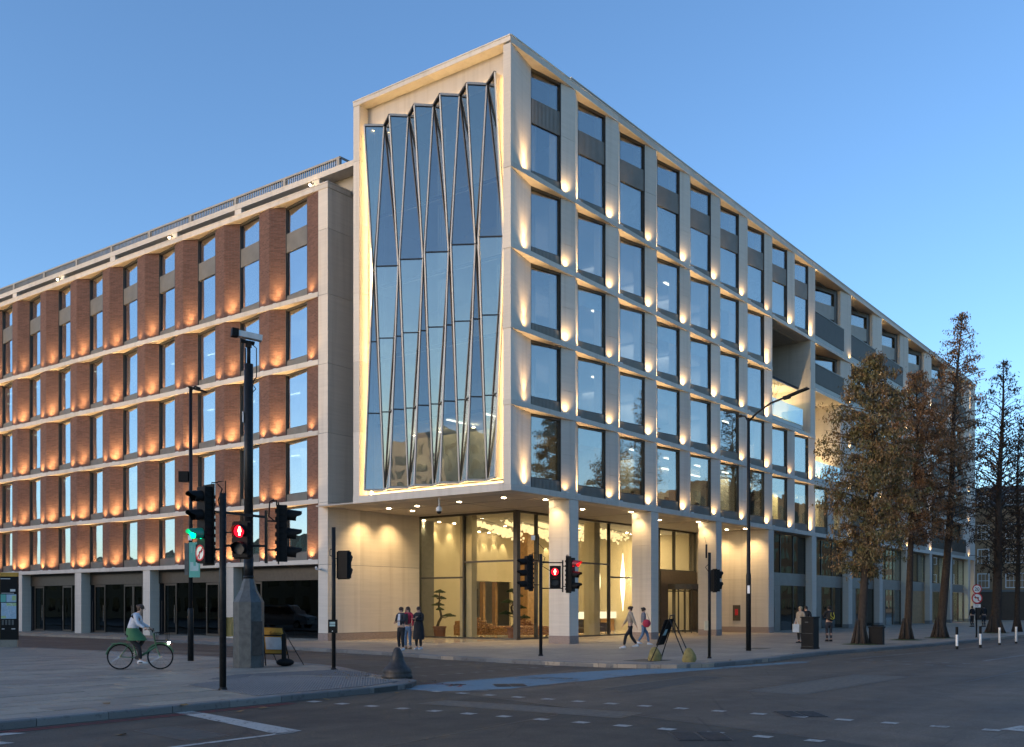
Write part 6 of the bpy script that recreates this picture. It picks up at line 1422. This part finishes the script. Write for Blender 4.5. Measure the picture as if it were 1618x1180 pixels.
def person(loc, face, label, top='cloth_black', legs='cloth_black', shoes='shoe_white', hair='hair_dark', H=1.68, arms=None, stride=0.0, coat=None, coatlen=.45, longhair=False, hands=True, sleeves=True, bend=0.0, group=None, hat=None, inner=None, knees=None, zoff=0.0, seated=None):
    P = empty('person', loc, label, 'person', group, R(face)); P.scale = (H / 1.72,) * 3
    bx = bend; X = lambda z: bx * max(0, z - .95)
    arms = arms or [((.02, .24, 1.14), (.10, .25, .90)), ((.02, -.24, 1.14), (.10, -.25, .90))]
    lg = knees or [((.04 + stride * .3, .10, .50), (stride * .5, .10, .09)), ((.04 - stride * .15, -.10, .50), (-stride * .5, -.10, .09 + (.05 if stride else 0)))]
    pz = .95
    def torso(k, extra, legs_on=True, arms_on=True, hand=False, neck=True, t=''):
        s = Sk(); pv = s.a((0, 0, pz), (.115 + extra, .15 + extra)); w = s.a((X(1.1), 0, 1.10), (.10 + extra, .135 + extra), pv); c = s.a((X(1.3), 0, 1.29), (.115 + extra, .16 + extra), w); n = s.a((X(1.42), 0, 1.42), (.07 + extra, .11 + extra), c)
        return s, pv, w, c, n
    # body
    s, pv, w, c, n = torso(0, 0)
    nk = s.a((X(1.5) + .01, 0, 1.49), .048, n); hd = s.a((X(1.6) + .025, 0, 1.575), (.082, .07), nk); ht = s.a((X(1.66) + .015, 0, 1.665), (.075, .066), hd)
    for (el, wr), sg in zip(arms, (1, -1)):
        sh = s.a((X(1.4), sg * .175, 1.395), .05, n); e = s.a(el, .038, sh); wv = Vector(wr); q = s.a(wr, .025, e)
        if hands:
            d = (wv - Vector(el)).normalized(); side = d.cross(Vector((0, 0, 1)));
            if side.length < .1: side = Vector((0, 1, 0))
            side.normalize(); pm = s.a(wv + d * .06, (.02, .032), q)
            for k in range(4):
                o_ = side * (.024 - .016 * k); f1 = s.a(wv + d * (.095) + o_, .0085, pm); f2 = s.a(wv + d * (.125 + .006 * (1.5 - abs(k - 1.5))) + o_ - Vector((0, 0, .012)), .0075, f1); s.a(wv + d * (.15 + .006 * (1.5 - abs(k - 1.5))) + o_ - Vector((0, 0, .03)), .006, f2)
            t1 = s.a(wv + d * .05 + side * .045, .010, pm); s.a(wv + d * .085 + side * .06 - Vector((0, 0, .01)), .008, t1)
    for (kn, an), sg in zip(lg, (1, -1)):
        hp = s.a((0, sg * .09, .86), .085, pv); k_ = s.a(kn, .055, hp); cf = s.a(Vector(kn).lerp(Vector(an), .35) + Vector((-.02, 0, 0)), .052, k_); a_ = s.a(an, .036, cf); s.a((an[0] + .13, an[1], an[2] - .04), .03, a_)
    skinobj('body', s.v, s.e, s.r, 'skin', P)
    m = MB(); hx = X(1.6) + .025; m.tube([(hx + .083, 0, 1.60), (hx + .105, 0, 1.575), (hx + .085, 0, 1.567)], [.006, .011, .008], 6); m.ball((hx + .0, .078, 1.59), .018, 6, 4, (.6, .4, 1)); m.ball((hx, -.078, 1.59), .018, 6, 4, (.6, .4, 1)); m.build('nose_and_ears', 'skin', P)
    m = MB(); m.ball((hx + .078, .028, 1.605), .010, 6, 4); m.ball((hx + .078, -.028, 1.605), .010, 6, 4); m.build('eyes', 'hair_dark', P); m = MB(); m.box(hx + .076, hx + .083, -.022, .022, 1.543, 1.549); m.build('mouth', 'cloth_red', P)
    m = MB(); m.smooth = True; m.ball((hx - .02, 0, 1.63), .10, 14, 9, (1.02, .86, .88)); m.ball((hx - .045, 0, 1.59), .085, 12, 8, (.8, .95, 1.0))
    if longhair: m.tube([(hx - .07, 0, 1.60), (hx - .085, 0, 1.5), (hx - .09, 0, 1.40)], [.075, .07, .04], 10); [m.tube([(hx - .03, sg * .075, 1.62), (hx - .01, sg * .085, 1.52), (hx, sg * .08, 1.43)], [.03, .032, .02], 8) for sg in (-1, 1)]
    elif hair != 'hair_short': m.ball((hx - .10, 0, 1.66), .045, 10, 6)
    m.build('hair', hair if hair != 'hair_short' else 'hair_dark', P)
    # trousers
    s = Sk(); pv = s.a((0, 0, .97), (.125, .16)); pb = s.a((0, 0, .88), (.125, .165), pv)
    for (kn, an), sg in zip(lg, (1, -1)):
        hp = s.a((0, sg * .095, .80), .098, pb); k_ = s.a(kn, .070, hp); s.a(Vector(kn).lerp(Vector(an), .5), .066, k_); s.a(Vector(an) + Vector((0, 0, .03)), .050, len(s.v) - 1)
    skinobj('trousers', s.v, s.e, s.r, legs, P)
    for (kn, an), sg in zip(lg, (1, -1)):
        m = MB(); m.smooth = True; z = an[2] - .09; x = an[0]; y = an[1]
        vs = []
        for (dx, hw, hh) in ((-.08, .035, .07), (-.04, .042, .10), (.02, .045, .10), (.09, .047, .07), (.15, .042, .05), (.19, .02, .035)):
            vs += [(x + dx, y - hw, z), (x + dx, y + hw, z), (x + dx, y + hw * .8, z + hh), (x + dx, y - hw * .8, z + hh)]
        fs = [(0, 3, 2, 1), (20, 21, 22, 23)]
        for i in range(5):
            for q in range(4): fs.append((i * 4 + q, i * 4 + (q + 1) % 4, (i + 1) * 4 + (q + 1) % 4, (i + 1) * 4 + q))
        m.add(vs, fs); m.build('shoe', shoes, P)
    # top with sleeves
    s, pv, w, c, n = torso(0, .022); cb = s.a((X(1.46) + .0, 0, 1.465), (.055, .065), n)
    for (el, wr), sg in zip(arms, (1, -1)):
        sh = s.a((X(1.4), sg * .185, 1.392), .068, n); e = s.a(el, .056, sh); wv = Vector(wr) - (Vector(wr) - Vector(el)).normalized() * .02; s.a(wv, .042, e)
    skinobj('jacket', s.v, s.e, s.r, top, P)
    if inner:
        m = MB(); m.smooth = True; m.add([(X(1.4) + .118, -.05, 1.44), (X(1.4) + .118, .05, 1.44), (X(1.2) + .148, .07, 1.2), (.150, .06, .98), (.150, -.06, .98), (X(1.2) + .148, -.07, 1.2)], [(0, 1, 2, 5), (5, 2, 3, 4)]); m.build('shirt', inner, P)
    if coat:
        m = MB(); m.smooth = True; n_ = 20; rows = [(1.12, .145, .18), (.98, .16, .20), (.82, .18, .225), (.98 - coatlen * .7, .195, .24), (.98 - coatlen, .205, .25)]
        for (z, rx, ry) in rows:
            for k in range(n_): t_ = 2 * math.pi * k / n_; f_ = 1 + .04 * math.sin(5 * t_) * (1.12 - z); m.v.append((X(z) + rx * f_ * math.cos(t_), ry * f_ * math.sin(t_), z))
        for i in range(len(rows) - 1):
            for k in range(n_): m.f.append((i * n_ + k, i * n_ + (k + 1) % n_, (i + 1) * n_ + (k + 1) % n_, (i + 1) * n_ + k)); m.mi.append(0)
        m.build('coat_skirt', coat, P)
    return P
FC = 37.06 + 180     # facing the camera
hold = [((.06, .24, 1.16), (.27, .12, 1.16)), ((.02, -.24, 1.14), (.24, -.10, 1.10))]
fold = [((.05, .23, 1.15), (.27, .0, 1.22)), ((.05, -.23, 1.15), (.24, .04, 1.28))]
A_ = person((-4.81, 1.67, 0), FC - 35, 'leftmost of three women, white shirt under dark jacket, white trainers', 'cloth_charcoal', 'cloth_black', 'shoe_white', 'hair_brown', 1.69, hold, inner='cloth_white')
m = MB(); m.box(.36, .37, .02, .09, 1.12, 1.26); tag(m.build('mobile_phone', 'black_plastic', A_), None)
person((-3.75, 2.30, 0), FC - 20, 'middle woman of three, red sleeve and blue jeans, partly hidden', 'cloth_red', 'denim', 'boot_tan', 'hair_brown', 1.70, None, longhair=True, inner='cloth_black')
person((-3.75, 1.72, 0), FC - 30, 'rightmost of three women, long black coat with hands raised', 'cloth_black', 'cloth_black', 'shoe_white', 'hair_brown', 1.70, fold, coat='cloth_black', coatlen=.58)
person((2.26, -4.39, 0), FC - 88, 'walker in black trousers and beige top nearest the second column', 'cloth_beige', 'cloth_black', 'shoe_white', 'hair_brown', 1.72, [((-.1, .23, 1.15), (-.2, .24, .92)), ((.12, -.23, 1.15), (.25, -.22, .95))], .55)
w2 = person((5.6, -3.1, 0), FC + 88, 'walker in grey coat and jeans carrying a red bag before the column', 'cloth_grey', 'denim', 'shoe_white', 'hair_dark', 1.66, None, .5)
bag = empty('shoulder_bag', (5.45, -3.35, 0), 'dark red bag carried by the walker in the grey coat', 'bag', None, RV); m = MB(); m.smooth = True; m.ball((0, 0, .95), .2, 12, 8, (.9, .5, .9)); m.build('bag_body', 'cloth_red', bag); m = MB(); m.tube([(-.12, 0, 1.08), (0, 0, 1.42), (.12, 0, 1.08)], .012, 5); m.build('strap', 'cloth_black', bag)
wb_ = person((11.92, -7.81, 0), FC - 60, 'woman in a knee-length beige coat with blonde hair beside the cabinet', 'cloth_beige', 'cloth_black', 'cloth_black', 'hair_blonde', 1.70, [((-.02, .24, 1.14), (.1, .22, .92)), ((-.02, -.24, 1.14), (.12, -.2, .95))], coat='cloth_beige', coatlen=.5)
bag = empty('tote_bag', (11.5, -7.75, 0), 'pale tote bag hanging at the beige coat woman\'s side', 'bag', None, RV); m = MB(); m.box(-.14, .14, -.05, .05, .5, .88); m.build('bag_body', 'white_plastic', bag); m = MB(); m.tube([(-.09, 0, .87), (0, 0, 1.15), (.09, 0, .87)], .01, 5); m.build('strap', 'white_plastic', bag)
bp = person((14.6, -8.2, 0), 37 + 10, 'person seen from behind in black with a yellow-striped backpack', 'cloth_black', 'cloth_charcoal', 'cloth_black', 'hair_short', 1.74, [((.08, .25, 1.15), (.25, .14, 1.15)), ((.08, -.25, 1.15), (.25, -.14, 1.15))])
bk = empty('backpack', (0, 0, 0), None, None, None, 0); bpy.data.objects.remove(bk)
q_ = Vector((14.6, -8.2, 0)) - Vector((math.cos(R(47)), math.sin(R(47)), 0)) * .2; bk = empty('backpack', tuple(q_), 'black backpack with yellow stripes worn by the dark figure', 'backpack', None, R(47)); m = MB(); m.smooth = True; m.ball((0, 0, 1.22), .2, 12, 8, (.6, .85, 1.25)); m.build('pack', 'cloth_black', bk); m = MB(); [m.tube([(-.125, -.1 + .02 * abs(s), 1.1), (-.135, s * .09, 1.25), (-.11, s * .06, 1.4)], .012, 5) for s in (-1, 1)]; m.tube([(-.13, -.1, 1.12), (-.14, 0, 1.06), (-.13, .1, 1.12)], .012, 5); m.build('piping', 'hi_yellow', bk)
person((13.7, -7.4, 0), 37 + 150, 'dark-clothed figure facing the backpacker, mostly hidden', 'cloth_black', 'cloth_black', 'cloth_black', 'hair_dark', 1.72)
person((54.0, -6.0, 0), 37 + 20, 'left figure of the distant pair in black near the old house', 'cloth_black', 'cloth_black', 'cloth_black', 'hair_dark', 1.7, group='distant pair by the road sign'); person((54.8, -6.7, 0), 37 + 10, 'right figure of the distant pair in black near the old house', 'cloth_black', 'cloth_charcoal', 'cloth_black', 'hair_dark', 1.75, group='distant pair by the road sign')

# ---------------- cyclist at rest
CB = R(-52.94 + 6); cl = (-17.45, -.55, 0)
bi = empty('bicycle', cl, 'green hire bicycle with lit front lamp crossing the paved island', 'bicycle', None, CB)
for wx in (-.53, .53):
    m = MB(); n = 28
    pts = [Vector((wx + .33 * math.cos(2 * math.pi * k / n), 0, .345 + .33 * math.sin(2 * math.pi * k / n))) for k in range(n + 1)]; m.tube(pts, .02, 6, cap=False); w = m.build('wheel', 'rubber', bi)
    m = MB(); [m.tube([(wx, 0, .345), (wx + .31 * math.cos(k * math.pi / 6), 0, .345 + .31 * math.sin(k * math.pi / 6))], .003, 3) for k in range(12)]; m.tube([(wx, -.04, .345), (wx, .04, .345)], .03, 8); m.build('spokes', 'chrome', w)
    m = MB(); m.tube([Vector((wx + .37 * math.cos(R(a)), 0, .345 + .37 * math.sin(R(a)))) for a in range(20, 171, 15)], .022, 6); m.build('mudguard', 'bike_green', bi)
m = MB(); bb, st, hd_ = Vector((-.08, 0, .32)), Vector((-.22, 0, .78)), Vector((.38, 0, .82)); m.tube([bb, st + Vector((-.03, 0, .12))], .022, 8); m.tube([bb, (.1, 0, .42), hd_ - Vector((-.02, 0, .2))], .032, 8); m.tube([hd_ - Vector((-.05, 0, .25)), hd_ + Vector((-.03, 0, .16))], .024, 8); m.tube([hd_ - Vector((-.05, 0, .25)), (.53, .05, .345)], .014, 6); m.tube([hd_ - Vector((-.05, 0, .25)), (.53, -.05, .345)], .014, 6)
for s in (-.05, .05): m.tube([bb, (-.53, s, .345)], .012, 6); m.tube([st, (-.53, s, .345)], .010, 6)
m.build('frame', 'bike_green', bi); m = MB(); m.tube([(.33, 0, 1.0), (.32, .0, 1.05)], .02, 6); m.tube([(.18, .28, 1.08), (.30, .22, 1.1), (.35, 0, 1.05), (.30, -.22, 1.1), (.18, -.28, 1.08)], .013, 6); m.build('handlebar', 'black_plastic', bi)
m = MB(); m.smooth = True; m.ball((-.27, 0, .95), .13, 12, 6, (1.1, .7, .35)); m.build('saddle', 'black_plastic', bi); m = MB(); m.box(.42, .72, -.17, .17, .78, .80); [m.tube([(a, b, .8), (a + .01, b * 1.08, 1.0)], .008, 4) for a in (.42, .72) for b in (-.17, 0, .17)]; m.tube([(.42, -.18, 1.0), (.73, -.18, 1.0), (.73, .18, 1.0), (.42, .18, 1.0), (.42, -.18, 1.0)], .01, 5); m.build('basket', 'black_plastic', bi)
m = MB(); m.tube([(.73, 0, .72), (.78, 0, .72)], .03, 10); m.build('front_lamp', 'bike_lamp', bi); m = MB(); m.tube([bb + Vector((0, -.08, 0)), bb + Vector((0, .08, 0))], .05, 10); m.tube([bb + Vector((0, -.09, 0)), (.05, -.09, .2)], .01, 5); m.tube([bb + Vector((0, .09, 0)), (-.2, .09, .44)], .01, 5); m.box(0, .1, -.17, -.08, .18, .21); m.box(-.26, -.15, .08, .17, .42, .45); m.build('crank', 'iron', bi); m = MB(); m.box(-.75, -.35, -.09, .09, .70, .72); m.build('rack', 'bike_green', bi)
rd = person((cl[0] + math.cos(CB) * -.24, cl[1] + math.sin(CB) * -.24, 0.08), math.degrees(CB), 'cyclist in pale grey-blue jacket and green skirt riding the green bicycle', 'cloth_white', 'cloth_black', 'shoe_white', 'hair_brown', 1.70,
            [((.22, .22, 1.18), (.44, .24, 1.06)), ((.22, -.22, 1.18), (.44, -.24, 1.06))], bend=.38, knees=[((.34, .11, .80), (.10, .12, .42)), ((.24, -.11, .52), (.28, -.12, .17))])
m = MB(); m.smooth = True
plain('skirt_green', (.05, .16, .07), .8)
for (z, x0, rx, ry) in ((1.06, .03, .15, .18), (.95, .06, .19, .21), (.84, .12, .24, .23), (.72, .16, .27, .24)):
    for k in range(18): t_ = 2 * math.pi * k / 18; m.v.append((x0 + rx * math.cos(t_), ry * math.sin(t_), z))
for i in range(3):
    for k in range(18): m.f.append((i * 18 + k, i * 18 + (k + 1) % 18, (i + 1) * 18 + (k + 1) % 18, (i + 1) * 18 + k)); m.mi.append(0)
m.build('skirt', 'skirt_green', rd)
